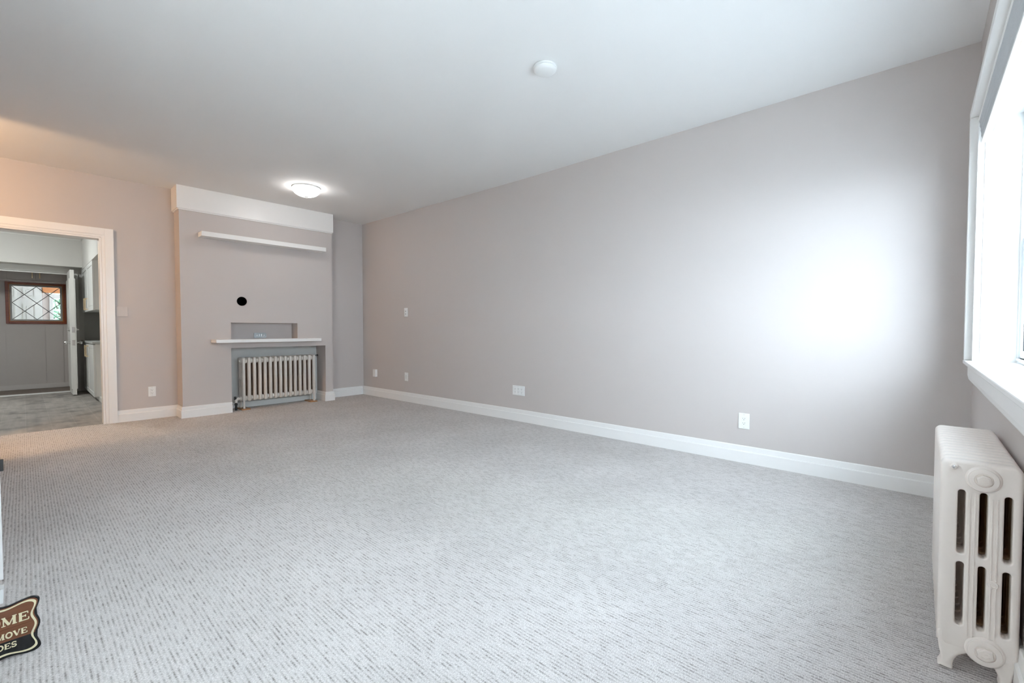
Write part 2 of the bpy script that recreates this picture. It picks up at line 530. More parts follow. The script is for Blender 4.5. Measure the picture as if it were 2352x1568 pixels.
m = MB()
LY0, LY1, LZ0, LZ1 = 0.50, 2.30, 0.85, 1.90   # unseen window added in the left wall beside the camera, for fill light
m.box(XL - 0.1, XL, YF, LY0, -0.1, H)
m.box(XL - 0.1, XL, LY1, HALL_Y0, -0.1, H)
m.box(XL - 0.1, XL, LY0, LY1, -0.1, LZ0)
m.box(XL - 0.1, XL, LY0, LY1, LZ1, H)
struct(m, 'wall_left', WALL)
m = MB()
m.box(HX0 - 0.1, HX0, 3.2, YB + 0.12, -0.1, H)
m.box(HX0, XL - 0.1, 3.1, 3.2, -0.1, H)
struct(m, 'wall_hall', WALL)

# chimney breast: face with flue hole, niche and fireplace opening, sides and reveals
HC = (1.804, 1.340); HR = 0.056
m = MB()
b = holed([(CH_X0, 0), (OP_X0, 0), (OP_X0, OP_Z), (OP_X1, OP_Z), (OP_X1, 0), (CH_X1, 0), (CH_X1, H), (CH_X0, H)],
          [circle(HC[0], HC[1], HR, 40), [(NI_X0, NI_Z0), (NI_X1, NI_Z0), (NI_X1, NI_Z1), (NI_X0, NI_Z1)]], 1, CH_Y, CH_Y + 0.03)
m.add(b, 0)
m.box(CH_X0, CH_X0 + 0.03, CH_Y + 0.03, YB, 0, H)
m.box(CH_X1 - 0.03, CH_X1, CH_Y + 0.03, YB, 0, H)
m.box(OP_X0 - 0.03, OP_X0, CH_Y + 0.03, OP_YB, 0, OP_Z)
m.box(OP_X1, OP_X1 + 0.03, CH_Y + 0.03, OP_YB, 0, OP_Z)
m.box(OP_X0 - 0.03, OP_X1 + 0.03, CH_Y + 0.03, OP_YB, OP_Z, OP_Z + 0.03)
m.box(OP_X0 - 0.03, OP_X1 + 0.03, OP_YB, OP_YB + 0.06, 0, OP_Z + 0.03, mi=1)
m.box(NI_X0 - 0.03, NI_X0, CH_Y + 0.03, NI_YB, NI_Z0, NI_Z1)
m.box(NI_X1, NI_X1 + 0.03, CH_Y + 0.03, NI_YB, NI_Z0, NI_Z1)
m.box(NI_X0 - 0.03, NI_X1 + 0.03, CH_Y + 0.03, NI_YB, NI_Z1, NI_Z1 + 0.03)
m.box(NI_X0 - 0.03, NI_X1 + 0.03, CH_Y + 0.03, NI_YB, NI_Z0 - 0.03, NI_Z0)
m.box(NI_X0 - 0.03, NI_X1 + 0.03, NI_YB, NI_YB + 0.03, NI_Z0 - 0.03, NI_Z1 + 0.03)
FPBACK = mat('pale_fireplace_back_paint', (0.60, 0.59, 0.565), 0.6, 0.04, 9)
struct(m, 'wall_chimney', [WALL, FPBACK])
m = MB(); m.box(1.170, 2.952, 6.075, YB, 2.346, H, bev=0.002)
m.box(1.182, 2.944, 6.088, YB, 2.335, 2.346)
struct(m, 'trim_1', TRIM)

# baseboards: flat board, a small bead, set-back top band
BBP = [(0, 0), (0.018, 0), (0.018, 0.082), (0.0155, 0.0865), (0.0105, 0.089), (0.0095, 0.122), (0.006, 0.127), (0, 0.127)]
def board(path, closed=False):
    """baseboard along a floor path (wall on the left-hand side of travel is outside; room on the right)"""
    m = MB()
    n = len(path)
    rings = []
    for i, p in enumerate(path):
        p = Vector((p[0], p[1], 0))
        def nrm(a, b_):
            d = (Vector((b_[0], b_[1], 0)) - Vector((a[0], a[1], 0))).normalized()
            return Vector((d.y, -d.x, 0))
        n0 = nrm(path[i - 1], path[i]) if i > 0 else None
        n1 = nrm(path[i], path[i + 1]) if i < n - 1 else None
        if n0 is None: k = n1
        elif n1 is None: k = n0
        else:
            k = (n0 + n1); k = k / max(0.2, k.dot(n0))
        rings.append([m.bm.verts.new(p + k * a + Vector((0, 0, z))) for a, z in BBP])
    for A, B in zip(rings, rings[1:]):
        for i in range(len(BBP)):
            j = (i + 1) % len(BBP)
            m.face((A[i], A[j], B[j], B[i]))
    m.face(rings[0]); m.face(rings[-1][::-1])
    return m
struct(board([(XRF, YB), (XR, YK), (XR, YF)]), 'baseboard_right', TRIM)
struct(board([(0.665, YB), (CH_X0, YB), (CH_X0, CH_Y), (OP_X0, CH_Y)]), 'baseboard_back', TRIM)
struct(board([(OP_X1, OP_YB - 0.001), (OP_X1, CH_Y), (CH_X1, CH_Y), (CH_X1, YB), (XRF - 0.018, YB)]), 'baseboard_chimney', TRIM)
struct(board([(XR, YF), (-0.30, YF)]), 'baseboard_front', TRIM)
m = MB(); m.box(OP_X0 + 0.002, OP_X1 - 0.02, OP_YB - 0.012, OP_YB, 0, 0.068, bev=0.002)
m.box(OP_X1 - 0.085, OP_X1 - 0.003, OP_YB - 0.02, OP_YB, 0, 0.60, bev=0.002)
struct(m, 'trim_2', KTRIM)

# doorway casing and jamb lining
m = MB()
def frame_u(x0, x1, zt, wd, y0, y1, bev=0.002):
    m.box(x0 - wd, x0, y0, y1, 0, zt + wd, bev=bev)
    m.box(x1, x1 + wd, y0, y1, 0, zt + wd, bev=bev)
    m.box(x0, x1, y0, y1, zt, zt + wd, bev=bev)
frame_u(DX0 - 0.005, DX1 + 0.005, DZ + 0.003, 0.095, YB - 0.014, YB)
frame_u(DX0 - 0.030, DX1 + 0.030, DZ + 0.028, 0.070, YB - 0.022, YB - 0.014)
m.box(DX0 - 0.004, DX0 + 0.012, YB - 0.010, YB + WT + 0.01, 0, DZ)
m.box(DX1 - 0.012, DX1 + 0.004, YB - 0.010, YB + WT + 0.01, 0, DZ)
m.box(DX0 + 0.012, DX1 - 0.012, YB - 0.010, YB + WT + 0.01, DZ - 0.012, DZ + 0.002)
struct(m, 'trim_3', TRIM)

# ------------------------------------------------------------------ window in the front wall
m = MB()
jt = 0.012
m.box(WX1 - jt, WX1 + 0.004, YF - 0.13, YF + 0.004, WZ0, WZ1)
m.box(WX0 - 0.004, WX0 + jt, YF - 0.13, YF + 0.004, WZ0, WZ1)
m.box(WX0 + jt, WX1 - jt, YF - 0.13, YF + 0.004, WZ1 - jt, WZ1 + 0.004)
# casing: flat inner band with thicker back band outside
def casing(x0, x1, z0, z1):
    m.box(x0, x1, YF, YF + 0.018, z0, z1, bev=0.002)
m.box(WX1 - 0.004, WX1 + 0.072, YF, YF + 0.022, WZ0, WZ1 + 0.045, bev=0.003)
m.box(WX1 + 0.070, WX1 + 0.108, YF, YF + 0.0545, WZ0, WZ1 + 0.042, bev=0.004)
m.box(WX0 - 0.072, WX0 + 0.004, YF, YF + 0.022, WZ0, WZ1 + 0.045, bev=0.003)
m.box(WX0 - 0.108, WX0 - 0.070, YF, YF + 0.0545, WZ0, WZ1 + 0.042, bev=0.004)
m.box(WX0 + 0.004, WX1 - 0.004, YF, YF + 0.022, WZ1 - 0.004, WZ1 + 0.045, bev=0.003)
m.box(WX0 - 0.108, WX1 + 0.108, YF, YF + 0.0545, WZ1 + 0.042, WZ1 + 0.076, bev=0.004)
m.box(WX1 - 0.003, WX1 + 0.012, YF + 0.020, YF + 0.030, WZ0, WZ1 + 0.012, bev=0.003)
m.box(WX0 - 0.012, WX0 + 0.003, YF + 0.020, YF + 0.030, WZ0, WZ1 + 0.012, bev=0.003)
m.box(WX0 + 0.003, WX1 - 0.003, YF + 0.020, YF + 0.030, WZ1 - 0.006, WZ1 + 0.012, bev=0.003)
struct(m, 'trim_4', TRIM)
m = MB()
m.box(0.40, 3.337, YF - 0.13, -0.172, WZ0 - 0.020, WZ0, bev=0.004)
m.prism([(YF, WZ0 - 0.02), (-0.189, WZ0 - 0.02), (-0.189, 0.762), (-0.193, 0.742), (-0.206, 0.722), (YF, 0.716)], 0, 0.45, 3.30)
struct(m, 'trim_5', TRIM)

win = sgroup('window_1', ((WX0 + WX1) / 2, -0.36, WZ0))
UN = 2
uw = (WX1 - WX0 - 2 * jt) / UN
for k in range(UN):
    x1 = WX1 - jt - k * uw; x0 = x1 - uw
    yb, yf = -0.430, -0.345
    m = MB()
    for a, b_, c, d in ((x0, x0 + 0.022, WZ0, WZ1 - jt), (x1 - 0.022, x1, WZ0, WZ1 - jt)):
        m.box(a, b_, yb, yf, c, d, bev=0.002)
    m.box(x0 + 0.022, x1 - 0.022, yb, yf, WZ0, WZ0 + 0.022, bev=0.002)
    m.box(x0 + 0.022, x1 - 0.022, yb, yf, WZ1 - jt - 0.03, WZ1 - jt, bev=0.002)
    m.box(x0 + 0.022, x1 - 0.022, yf - 0.012, yf + 0.004, WZ0 + 0.010, WZ0 + 0.022)
    m.build('frame', VINYLW, win)
    for nm, za, zb, ya, ybb in (('lower_sash', WZ0 + 0.022, 1.430, -0.380, -0.352), ('upper_sash', 1.395, WZ1 - jt - 0.03, -0.415, -0.384)):
        m = MB()
        a, b_ = x0 + 0.022, x1 - 0.022
        m.box(a, a + 0.036, ya, ybb, za, zb, bev=0.003)
        m.box(b_ - 0.036, b_, ya, ybb, za, zb, bev=0.003)
        m.box(a + 0.036, b_ - 0.036, ya, ybb, za, za + 0.036, bev=0.003)
        m.box(a + 0.036, b_ - 0.036, ya, ybb, zb - 0.036, zb, bev=0.003)
        s_ = m.build('sash', VINYLW, win)
        m = MB()
        g = 0.004
        m.box(a + 0.036, a + 0.036 + g, ya + 0.004, ybb - 0.006, za + 0.036, zb - 0.036)
        m.box(b_ - 0.036 - g, b_ - 0.036, ya + 0.004, ybb - 0.006, za + 0.036, zb - 0.036)
        m.box(a + 0.036 + g, b_ - 0.036 - g, ya + 0.004, ybb - 0.006, za + 0.036, za + 0.036 + g)
        m.box(a + 0.036 + g, b_ - 0.036 - g, ya + 0.004, ybb - 0.006, zb - 0.036 - g, zb - 0.036)
        m.build('gasket', SLOT, s_)
        m = MB(); ym = (ya + ybb) / 2
        m.box(a + 0.038, b_ - 0.038, ym - 0.002, ym + 0.002, za + 0.038, zb - 0.038)
        m.build('pane', GLASS, s_)

w4 = sgroup('fill_window', (XL - 0.05, (LY0 + LY1) / 2, LZ0))  # added out of view to brighten the near room
m = MB()
for a, b_ in ((LY0, LY0 + 0.05), ((LY0 + LY1) / 2 - 0.03, (LY0 + LY1) / 2 + 0.03), (LY1 - 0.05, LY1)):
    m.box(XL - 0.08, XL - 0.02, a, b_, LZ0, LZ1, bev=0.003)
for a, b_ in ((LY0 + 0.05, (LY0 + LY1) / 2 - 0.03), ((LY0 + LY1) / 2 + 0.03, LY1 - 0.05)):
    m.box(XL - 0.08, XL - 0.02, a, b_, LZ0, LZ0 + 0.05, bev=0.003); m.box(XL - 0.08, XL - 0.02, a, b_, LZ1 - 0.05, LZ1, bev=0.003)
m.build('frame', VINYLW, w4)  # frame of the added fill window
for a, b_ in ((LY0 + 0.05, (LY0 + LY1) / 2 - 0.03), ((LY0 + LY1) / 2 + 0.03, LY1 - 0.05)):
    m = MB(); m.box(XL - 0.052, XL - 0.048, a, b_, LZ0 + 0.05, LZ1 - 0.05); m.build('pane', GLASS, w4)  # panes of the added fill window

m = MB()
m.box(XL, XL + 0.018, LY0 - 0.08, LY0, LZ0 - 0.08, LZ1 + 0.08, bev=0.002); m.box(XL, XL + 0.018, LY1, LY1 + 0.08, LZ0 - 0.08, LZ1 + 0.08, bev=0.002)
m.box(XL, XL + 0.018, LY0, LY1, LZ1, LZ1 + 0.08, bev=0.002); m.box(XL, XL + 0.030, LY0, LY1, LZ0 - 0.08, LZ0, bev=0.002)
struct(m, 'fill_window_trim', TRIM)  # casing of the added fill window
m = MB(); m.box(XL - 0.012, XL - 0.009, LY0, LY1, LZ0, LZ1)
m.build('fill_shade', FILLSHEER, w4)  # sheer sheet added to diffuse the fill light

# roller blind drawn up under the head of the window
rb = thing('roller_blind', (1.875, -0.24, 2.018), 'grey window blind drawn up under the head of the big window, white bottom rail', 'blind')
bx0, bx1 = WX0 + 0.02, WX1 - 0.016
m = MB()
nz = 9
prof = [(-0.198 - 0.011 * k / (nz - 1) - 0.002 * (k % 2), 2.017 - 0.094 * k / (nz - 1)) for k in range(nz)]
prof += [(y - 0.010, z) for y, z in reversed(prof)]
m.prism(prof, 0, bx0, bx1)
m.build('fabric', BLINDF, rb)
m = MB(); m.box(bx0, bx1, -0.2215, -0.2075, 1.912, 1.924, bev=0.002); m.build('bottom_rail', WHITEP, rb)
m = MB(); m.box(bx0 + 0.02, bx1 - 0.03, -0.2335, -0.222, 1.913, 1.930, bev=0.002); m.build('rail_insert', BEIGE, rb)
m = MB(); m.cyl((bx0 + 0.03, -0.262, 1.966), (bx1 - 0.02, -0.262, 1.966), 0.0215, 24); 
m.lathe([(0.0215, 0), (0.019, 0.006), (0.010, 0.010), (0, 0.011)], (bx1 - 0.02, -0.262, 1.966), (1, 0, 0), 24)
m.build('roller_tube', WHITEP, rb, smooth=True)

# ------------------------------------------------------------------ cast-iron radiators
def rad_section(name, dep, z0, z1, th, cols_at, rows, slot_w, bev, rim, rust_from=None, front=None):
    """one casting, local coordinates: x across its thickness, y from the room side to the wall, z up.
    Outer edges and slot rims are rounded; bare iron shows on the tubes deeper than rust_from."""
    rr = 0.020
    fb = front or bev
    def outer(k):                       # k: 0 on the flat face, 1 at full width
        i = bev * (1 - k); r = max(rr - i, 0.004)
        y0, y1, a, b_ = fb * (1 - k), dep - i, z0 + i, z1 - i
        pts = [(y0 + 0.6 * r, a), (y1 - 0.6 * r, a), (y1, a + 0.6 * r)]
        pts += [(y1 - r + r * math.cos(t), b_ - r + r * math.sin(t)) for t in [PI / 2 * q / 5 for q in range(6)]]
        pts += [(y0 + r - r * math.sin(t), b_ - r + r * math.cos(t)) for t in [PI / 2 * q / 5 for q in range(6)]]
        pts += [(y0, a + 0.6 * r)]
        return pts
    def hole(c, za, zb, k):
        e = rim * (1 - k)
        return slot_loop(cols_at[c] - slot_w / 2 - e, cols_at[c] + slot_w / 2 + e, za - e, zb + e)
    b = bmesh.new()
    loops = {}
    steps = [0.0, 0.383, 0.707, 0.924, 1.0]           # sine of the rounding angle
    def ring(pts, x):
        return [b.verts.new((x, u, v)) for u, v in pts]
    keys = ['o'] + [(c, za, zb) for c in range(len(cols_at)) for za, zb in rows]
    for sgn in (-1, 1):
        for key in keys:
            R = []
            for k in steps:
                co = 1 - math.sqrt(max(0, 1 - k * k))
                if key == 'o':
                    R.append(ring(outer(k), sgn * (th / 2 - bev * co)))
                else:
                    R.append(ring(hole(*key, k), sgn * (th / 2 - rim * co)))
            loops[(sgn, key)] = R
            for A, B in zip(R, R[1:]):
                for q in range(len(A)):
                    b.faces.new((A[q], A[(q + 1) % len(A)], B[(q + 1) % len(A)], B[q]))
        es = []
        for key in keys:
            A = loops[(sgn, key)][0]
            for q in range(len(A)):
                es.append(b.edges.get((A[q], A[(q + 1) % len(A)])))
        bmesh.ops.triangle_fill(b, use_beauty=True, use_dissolve=False, edges=es)
    for key in keys:
        A, B = loops[(-1, key)][-1], loops[(1, key)][-1]
        for q in range(len(A)):
            b.faces.new((A[q], A[(q + 1) % len(A)], B[(q + 1) % len(A)], B[q]))
    bmesh.ops.recalc_face_normals(b, faces=b.faces[:])
    if rust_from is not None:
        for f in b.faces:
            c = f.calc_center_median()
            if rust_from < c.y < dep - 0.004 and rows[0][0] - 0.02 < c.z < rows[-1][1] + 0.012:
                f.material_index = 1
    me = bpy.data.meshes.new(name)
    b.to_mesh(me); b.free()
    me.polygons.foreach_set('use_smooth', [True] * len(me.polygons))
    me.set_sharp_from_angle(angle=math.radians(50))
    return me
def smooth_loop(pts, n=5):
    """closed Catmull-Rom curve through the points"""
    out = []
    L = len(pts)
    for i in range(L):
        p0, p1, p2, p3 = (Vector(pts[(i + k) % L]) for k in (-1, 0, 1, 2))
        for q in range(n):
            t = q / n
            v = 0.5 * (2 * p1 + (p2 - p0) * t + (2 * p0 - 5 * p1 + 4 * p2 - p3) * t * t + (3 * p1 - p0 - 3 * p2 + p3) * t ** 3)
            out.append((v.x, v.y))
    return out
def leg_mesh(dep, z0, th, flip=False):
    pts = [(0.004, z0 + 0.030), (0.003, z0), (0.005, z0 - 0.022), (0.010, 0.036), (0.010, 0.022), (0.005, 0.010), (0.004, 0.004), (0.010, 0.001), (0.022, 0.0005),
           (0.033, 0.001), (0.037, 0.006), (0.036, 0.018), (0.039, 0.034), (0.048, 0.050), (0.064, 0.063), (0.078, 0.072), (0.078, z0 + 0.028), (0.040, z0 + 0.036)]
    pts = [(a, max(0.0, b_)) for a, b_ in smooth_loop(pts)]
    if flip:
        pts = [(dep - y, z) for y, z in pts][::-1]
    m = MB()
    # rounded in thickness: widest at mid depth, drawn in towards both faces
    cx_, cz_ = sum(a for a, _ in pts) / len(pts), sum(b_ for _, b_ in pts) / len(pts)
    def inset(d):
        n = len(pts); out = []
        for q in range(n):
            t = Vector(pts[(q + 1) % n]) - Vector(pts[q - 1])
            nn = Vector((-t.y, t.x)).normalized() if t.length > 1e-9 else Vector((0, 0))
            if not flip: nn = nn
            v = Vector(pts[q]) + nn * d
            out.append((v.x, max(0.0, v.y)))
        return out
    area = sum(pts[q][0] * pts[(q + 1) % len(pts)][1] - pts[(q + 1) % len(pts)][0] * pts[q][1] for q in range(len(pts)))
    sg_ = 1 if area > 0 else -1
    rings = []
    for x, d in ((-th / 2, 0.0055), (-th / 2 + 0.0016, 0.0028), (-th / 2 + 0.0055, 0.0), (th / 2 - 0.0055, 0.0), (th / 2 - 0.0016, 0.0028), (th / 2, 0.0055)):
        rings.append([m.bm.verts.new((x, a, b_)) for a, b_ in inset(d * sg_)])
    for A, B in zip(rings, rings[1:]):
        for q in range(len(A)):
            m.face((A[q], A[(q + 1) % len(A)], B[(q + 1) % len(A)], B[q]))
    m.face(rings[0][::-1]); m.face(rings[-1])
    return m
def place(me, name, parent, x, y, z, mats=None):
    o = bpy.data.objects.new(name, me)
    COL.objects.link(o); o.parent = parent; o.location = (x, y, z)
    return o
def plug(parent, x, y, z, r, sgn, name='plug'):
    """round end plug with hexagon centre on the end casting"""
    m = MB()
    m.lathe([(r + 0.006, 0.0), (r + 0.003, 0.005), (r, 0.006), (r * 0.97, 0.0105), (r * 0.62, 0.0125), (r * 0.60, 0.010), (0, 0.010)], (x, y, z), (sgn, 0, 0), 48)
    hx = lambda q, a0=0.35: [(y + q * math.cos(a0 + i * PI / 3), z + q * math.sin(a0 + i * PI / 3)) for i in range(6)]
    m.prism(hx(r * 0.52), 0, x + sgn * 0.009, x + sgn * 0.0185, bev=0.0015)
    b = holed(hx(r * 0.36), [hx(r * 0.27)], 0, x + sgn * 0.0180, x + sgn * 0.0205)
    m.add(b, 0)
    m.box(min(x + sgn * 0.018, x + sgn * 0.0202), max(x + sgn * 0.018, x + sgn * 0.0202), y - r * 0.12, y + r * 0.14, z - r * 0.03, z + r * 0.06)
    return m.build(name, RADW, parent, smooth=True)

# -- the tall one under the window: fourteen sections, turned so that its room side faces +Y
RX0, RYF, RSEC, RP = 1.812, -0.054, 14, 0.0460
r1 = thing('radiator', (RX0 + RSEC * RP / 2, -0.13, 0), 'white cast-iron column radiator standing under the window sill', 'radiator')
DEP1 = 0.164
rows1 = [(0.141, 0.328), (0.351, 0.538)]
C1 = [0.0455, 0.0895, 0.1370]
meE = rad_section('section', DEP1, 0.070, 0.622, 0.040, C1, rows1, 0.0165, 0.0095, 0.0045, None, 0.016)
meS = rad_section('section', DEP1, 0.070, 0.622, 0.038, C1, rows1, 0.0180, 0.0140, 0.0040, 0.056)
for me in (meE, meS):
    me.materials.append(RADW); me.materials.append(RUSTL)
    for v in me.vertices:
        v.co.y = -v.co.y
    me.flip_normals()
for k in range(RSEC):
    x = RX0 + RP * (k + 0.5) - 0.002
    place(meE if k == 0 else meS, 'section', r1, x - r1.location.x, RYF - r1.location.y, 0)
for zc in (0.578, 0.110):
    m = MB()
    m.cyl((RX0 + 0.03, RYF - 0.084, zc), (RX0 + RSEC * RP - 0.03, RYF - 0.084, zc), 0.024, 24)
    m.build('hub', RADW, r1, smooth=True)
for k, fl in ((0, 0), (0, 1), (RSEC - 1, 0), (RSEC - 1, 1)):
    m = leg_mesh(DEP1, 0.085, 0.039, fl)
    x = RX0 + RP * (k + 0.5) - 0.002
    for v in m.bm.verts:
        v.co = Vector((v.co.x + x, RYF - v.co.y, v.co.z))
    m.build('leg', RADW, r1, smooth=True)
plug(r1, RX0 + 0.0005, -0.1415, 0.577, 0.031, -1)
plug(r1, RX0 + 0.0005, -0.1530, 0.088, 0.035, -1)
for yc in (-0.1215, -0.1655):
    for dy in (-0.0052, 0.0052):
        m = MB(); m.prism(slot_loop(yc + dy - 0.0011, yc + dy + 0.0011, 0.115, 0.535 if yc > -0.15 else 0.525), 0, RX0 - 0.0012, RX0 + 0.004)
        m.build('cast_rib', RADW, r1)
m = MB(); m.lathe([(0.0115, 0), (0.0105, 0.0035), (0.0055, 0.0040), (0.0050, 0.0028), (0, 0.0028)], (RX0 + 0.0005, -0.1650, 0.285), (-1, 0, 0), 20); m.build('boss', RADW, r1, smooth=True)
m = MB(); m.lathe([(0.0085, 0), (0.0085, 0.006), (0.007, 0.007), (0.006, 0.013), (0, 0.0135)], (RX0 + 0.001, -0.0815, 0.604), (-1, 0, 0), 20)
bv = m.build('bleed_valve', RADW, r1, smooth=True)
m = MB(); m.lathe([(0.0052, 0), (0.0050, 0.003), (0.0035, 0.006), (0, 0.007)], (RX0 - 0.0115, -0.0815, 0.604), (-1, 0, 0), 16)
m.build('valve_tip', CHROME, bv, smooth=True)

# -- the long one in the fireplace: fifteen sections
QX0, QYF, QSEC, QP = 1.836, 6.172, 15, 0.0622
r2 = thing('radiator', (2.27, 6.25, 0.014), 'low cream radiator of fifteen tubes with rusty gaps inside the fireplace opening', 'radiator')
DEP2 = 0.155
rows2 = [(0.168, 0.372), (0.392, 0.586)]
C2 = [0.0420, 0.0785, 0.1150]
meQ0 = rad_section('section', DEP2, 0.104, 0.650, 0.036, C2, rows2, 0.012, 0.0145, 0.003)
meQ0.materials.append(RADF)
me = rad_section('section', DEP2, 0.104, 0.650, 0.036, C2, rows2, 0.012, 0.0145, 0.003, 0.030)
me.materials.append(RADF); me.materials.append(RUST)
for k in range(QSEC):
    place(me if k else meQ0, 'section', r2, QX0 + QP * k - 2.27, QYF - 6.25, -0.014)
for zc in (0.606, 0.138):
    m = MB()
    m.cyl((QX0 - 0.018, QYF + 0.050, zc), (QX0 + (QSEC - 1) * QP + 0.018, QYF + 0.050, zc), 0.027, 24)
    m.build('hub', RADF, r2, smooth=True)
m = MB()
m.lathe([(0.0270, -0.010), (0.031, -0.006), (0.031, 0.006), (0.0270, 0.010)], (2.27, 6.25, 0.014), (1, 0, 0), 24)
ring = m.build('hub_ring', RADF, r2, smooth=True)
for k in range(QSEC - 1):
    x = QX0 + QP * (k + 0.5)
    for zc in (0.606, 0.138):
        o = ring if (k == 0 and zc > 0.5) else ring.copy()
        if o is not ring:
            COL.objects.link(o); o.parent = r2
        o.location = (x - 2.27, QYF + 0.050 - 6.25, zc - 0.014)
for k, fl in ((0, 0), (0, 1), (QSEC - 1, 0), (QSEC - 1, 1)):
    m = MB()
    y0 = QYF + (DEP2 - 0.03 if fl else 0.002)
    x = QX0 + QP * k
    m.lathe([(0.013, 0.014), (0.014, 0.022), (0.009, 0.045), (0.012, 0.11), (0.013, 0.13)], (x, y0 + 0.014, 0), (0, 0, 1), 18)
    m.build('leg', RADF, r2, smooth=True)
m = MB(); m.lathe([(0.026, 0), (0.026, 0.010), (0.014, 0.013), (0.012, 0.028), (0, 0.030)], (QX0 - 0.015, QYF + 0.050, 0.606), (-1, 0, 0), 6)
m.build('plug', RADF, r2)
m = MB()
zc = 0.138
m.tube([(QX0 - 0.010, QYF + 0.045, zc), (QX0 - 0.055, QYF + 0.045, zc), (QX0 - 0.075, QYF + 0.040, zc - 0.004), (QX0 - 0.084, QYF + 0.035, zc - 0.020), (QX0 - 0.085, QYF + 0.032, zc - 0.045)], 0.016)
m.cyl((QX0 - 0.022, QYF + 0.045, zc), (QX0 - 0.036, QYF + 0.045, zc), 0.025, 8)
m.cyl((QX0 - 0.052, QYF + 0.045, zc), (QX0 - 0.060, QYF + 0.045, zc), 0.020, 8)
m.build('valve', RADF, r2, smooth=True)
m = MB()
m.cyl((QX0 - 0.085, QYF + 0.032, zc - 0.045), (QX0 - 0.085, QYF + 0.032, 0.001), 0.013, 16)
m.cyl((QX0 - 0.085, QYF + 0.032, zc - 0.075), (QX0 - 0.085, QYF + 0.032, zc - 0.055), 0.018, 8)
m.cyl((QX0 - 0.100, QYF + 0.045, zc + 0.012), (QX0 - 0.080, QYF + 0.045, zc + 0.012), 0.020, 16)
m.build('pipe', BLACKP, r2, smooth=True)
m = MB(); m.cyl((OP_X1 - 0.078, QYF + 0.03, 0.640), (OP_X1 - 0.062, QYF + 0.03, 0.640), 0.010, 14); 
m.cyl((QX0 + 14 * QP + 0.01, QYF + 0.03, 0.636), (OP_X1 - 0.078, QYF + 0.03, 0.640), 0.005, 10)
m.build('bleed_valve', BLACKP, r2, smooth=True)
for x, ya, lb in ((QX0 + 0.012, 0.0, 'thin orange-brown wood shim under the left feet of the fireplace radiator'),
                  (QX0 + 14 * QP - 0.022, 0.0, 'thin orange-brown wood shim under the right feet of the fireplace radiator')):
    m = MB(); m.box(x - 0.048, x + 0.048, QYF - 0.026, QYF + 0.170, 0.0, 0.0138, bev=0.0015)
    tag(m.build('wood_shim', SHIM), lb, 'wood block', 'shims under the fireplace radiator')

# ------------------------------------------------------------------ shelves on the chimney breast
m = MB(); m.box(1.369, 2.788, 5.95, CH_Y, 2.049, 2.102, bev=0.0015)
tag(m.build('floating_shelf', TRIM), 'long white floating shelf high on the chimney breast below the white header', 'shelf')
m = MB(); m.box(1.476, 2.683, 5.892, CH_Y, 0.844, 0.881, bev=0.0015)
tag(m.build('mantel_shelf', TRIM), 'white mantel shelf between the niche and the fireplace radiator', 'shelf')
# flue hole
m = MB()
prof = [(HR - 0.001, 0.0), (HR - 0.001, 0.16), (0, 0.16)]
m.lathe(prof, (HC[0], CH_Y + 0.002, HC[1]), (0, 1, 0), 40)
m.lathe([(HR - 0.001, 0.0), (HR + 0.006, -0.0035), (HR + 0.008, -0.001), (HR + 0.008, 0.0)], (HC[0], CH_Y, HC[1]), (0, 1, 0), 40, mi=1)
tag(m.build('flue_pipe', [DARKST, WALL], smooth=True), 'round black flue hole in the chimney breast above the niche', 'flue pipe')
# metal box on the back of the niche
jb = thing('junction_box', (2.05, NI_YB, 0.885), 'small grey metal electrical box on the back of the niche above the mantel', 'electrical box')
m = MB()
b = holed([(1.984, 0.905), (1.992, 0.890), (2.122, 0.890), (2.130, 0.905), (2.130, 0.940), (2.122, 0.955), (1.992, 0.955), (1.984, 0.940)],
          [circle(2.015, 0.922, 0.010, 16), circle(2.100, 0.922, 0.010, 16), [(2.035, 0.905), (2.080, 0.905), (2.080, 0.942), (2.035, 0.942)]], 1, NI_YB - 0.022, NI_YB - 0.020)
m.add(b, 0)
m.box(1.986, 2.128, NI_YB - 0.019, NI_YB, 0.892, 0.953)
m.build('box_body', GALV, jb)
for x in (2.015, 2.100):
    m = MB(); m.cyl((x, NI_YB - 0.030, 0.922), (x, NI_YB - 0.019, 0.922), 0.006, 12); m.build('screw', CHROME, jb)
for x in (2.040, 2.065):
    m = MB(); m.box(x, x + 0.009, NI_YB - 0.027, NI_YB - 0.019, 0.908, 0.940, bev=0.001); m.build('clamp', CHROME, jb)

# ------------------------------------------------------------------ ceiling fixtures
cl = thing('ceiling_light', (2.19, 5.145, H), 'lit round frosted dome light on the ceiling before the chimney breast', 'ceiling light')
m = MB(); m.lathe([(0, 0), (0.143, 0), (0.148, -0.004), (0.148, -0.015), (0.140, -0.018), (0, -0.018)], (2.19, 5.145, H), (0, 0, 1), 56); m.build('base', WHITEP, cl, smooth=True)
m = MB()
pr = [(0.139, -0.0185)] + [(0.144 * math.cos(t), -0.022 - 0.082 * math.sin(t)) for t in [PI / 2 * i / 12 for i in range(12)]] + [(0, -0.104)]
m.lathe(pr, (2.19, 5.145, H), (0, 0, 1), 56); m.build('glass_dome', DOMEM, cl, smooth=True)
m = MB(); m.lathe([(0.022, -0.102), (0.024, -0.106), (0.014, -0.110), (0.008, -0.120), (0, -0.122)], (2.19, 5.145, H), (0, 0, 1), 24); m.build('finial', WHITEP, cl, smooth=True)

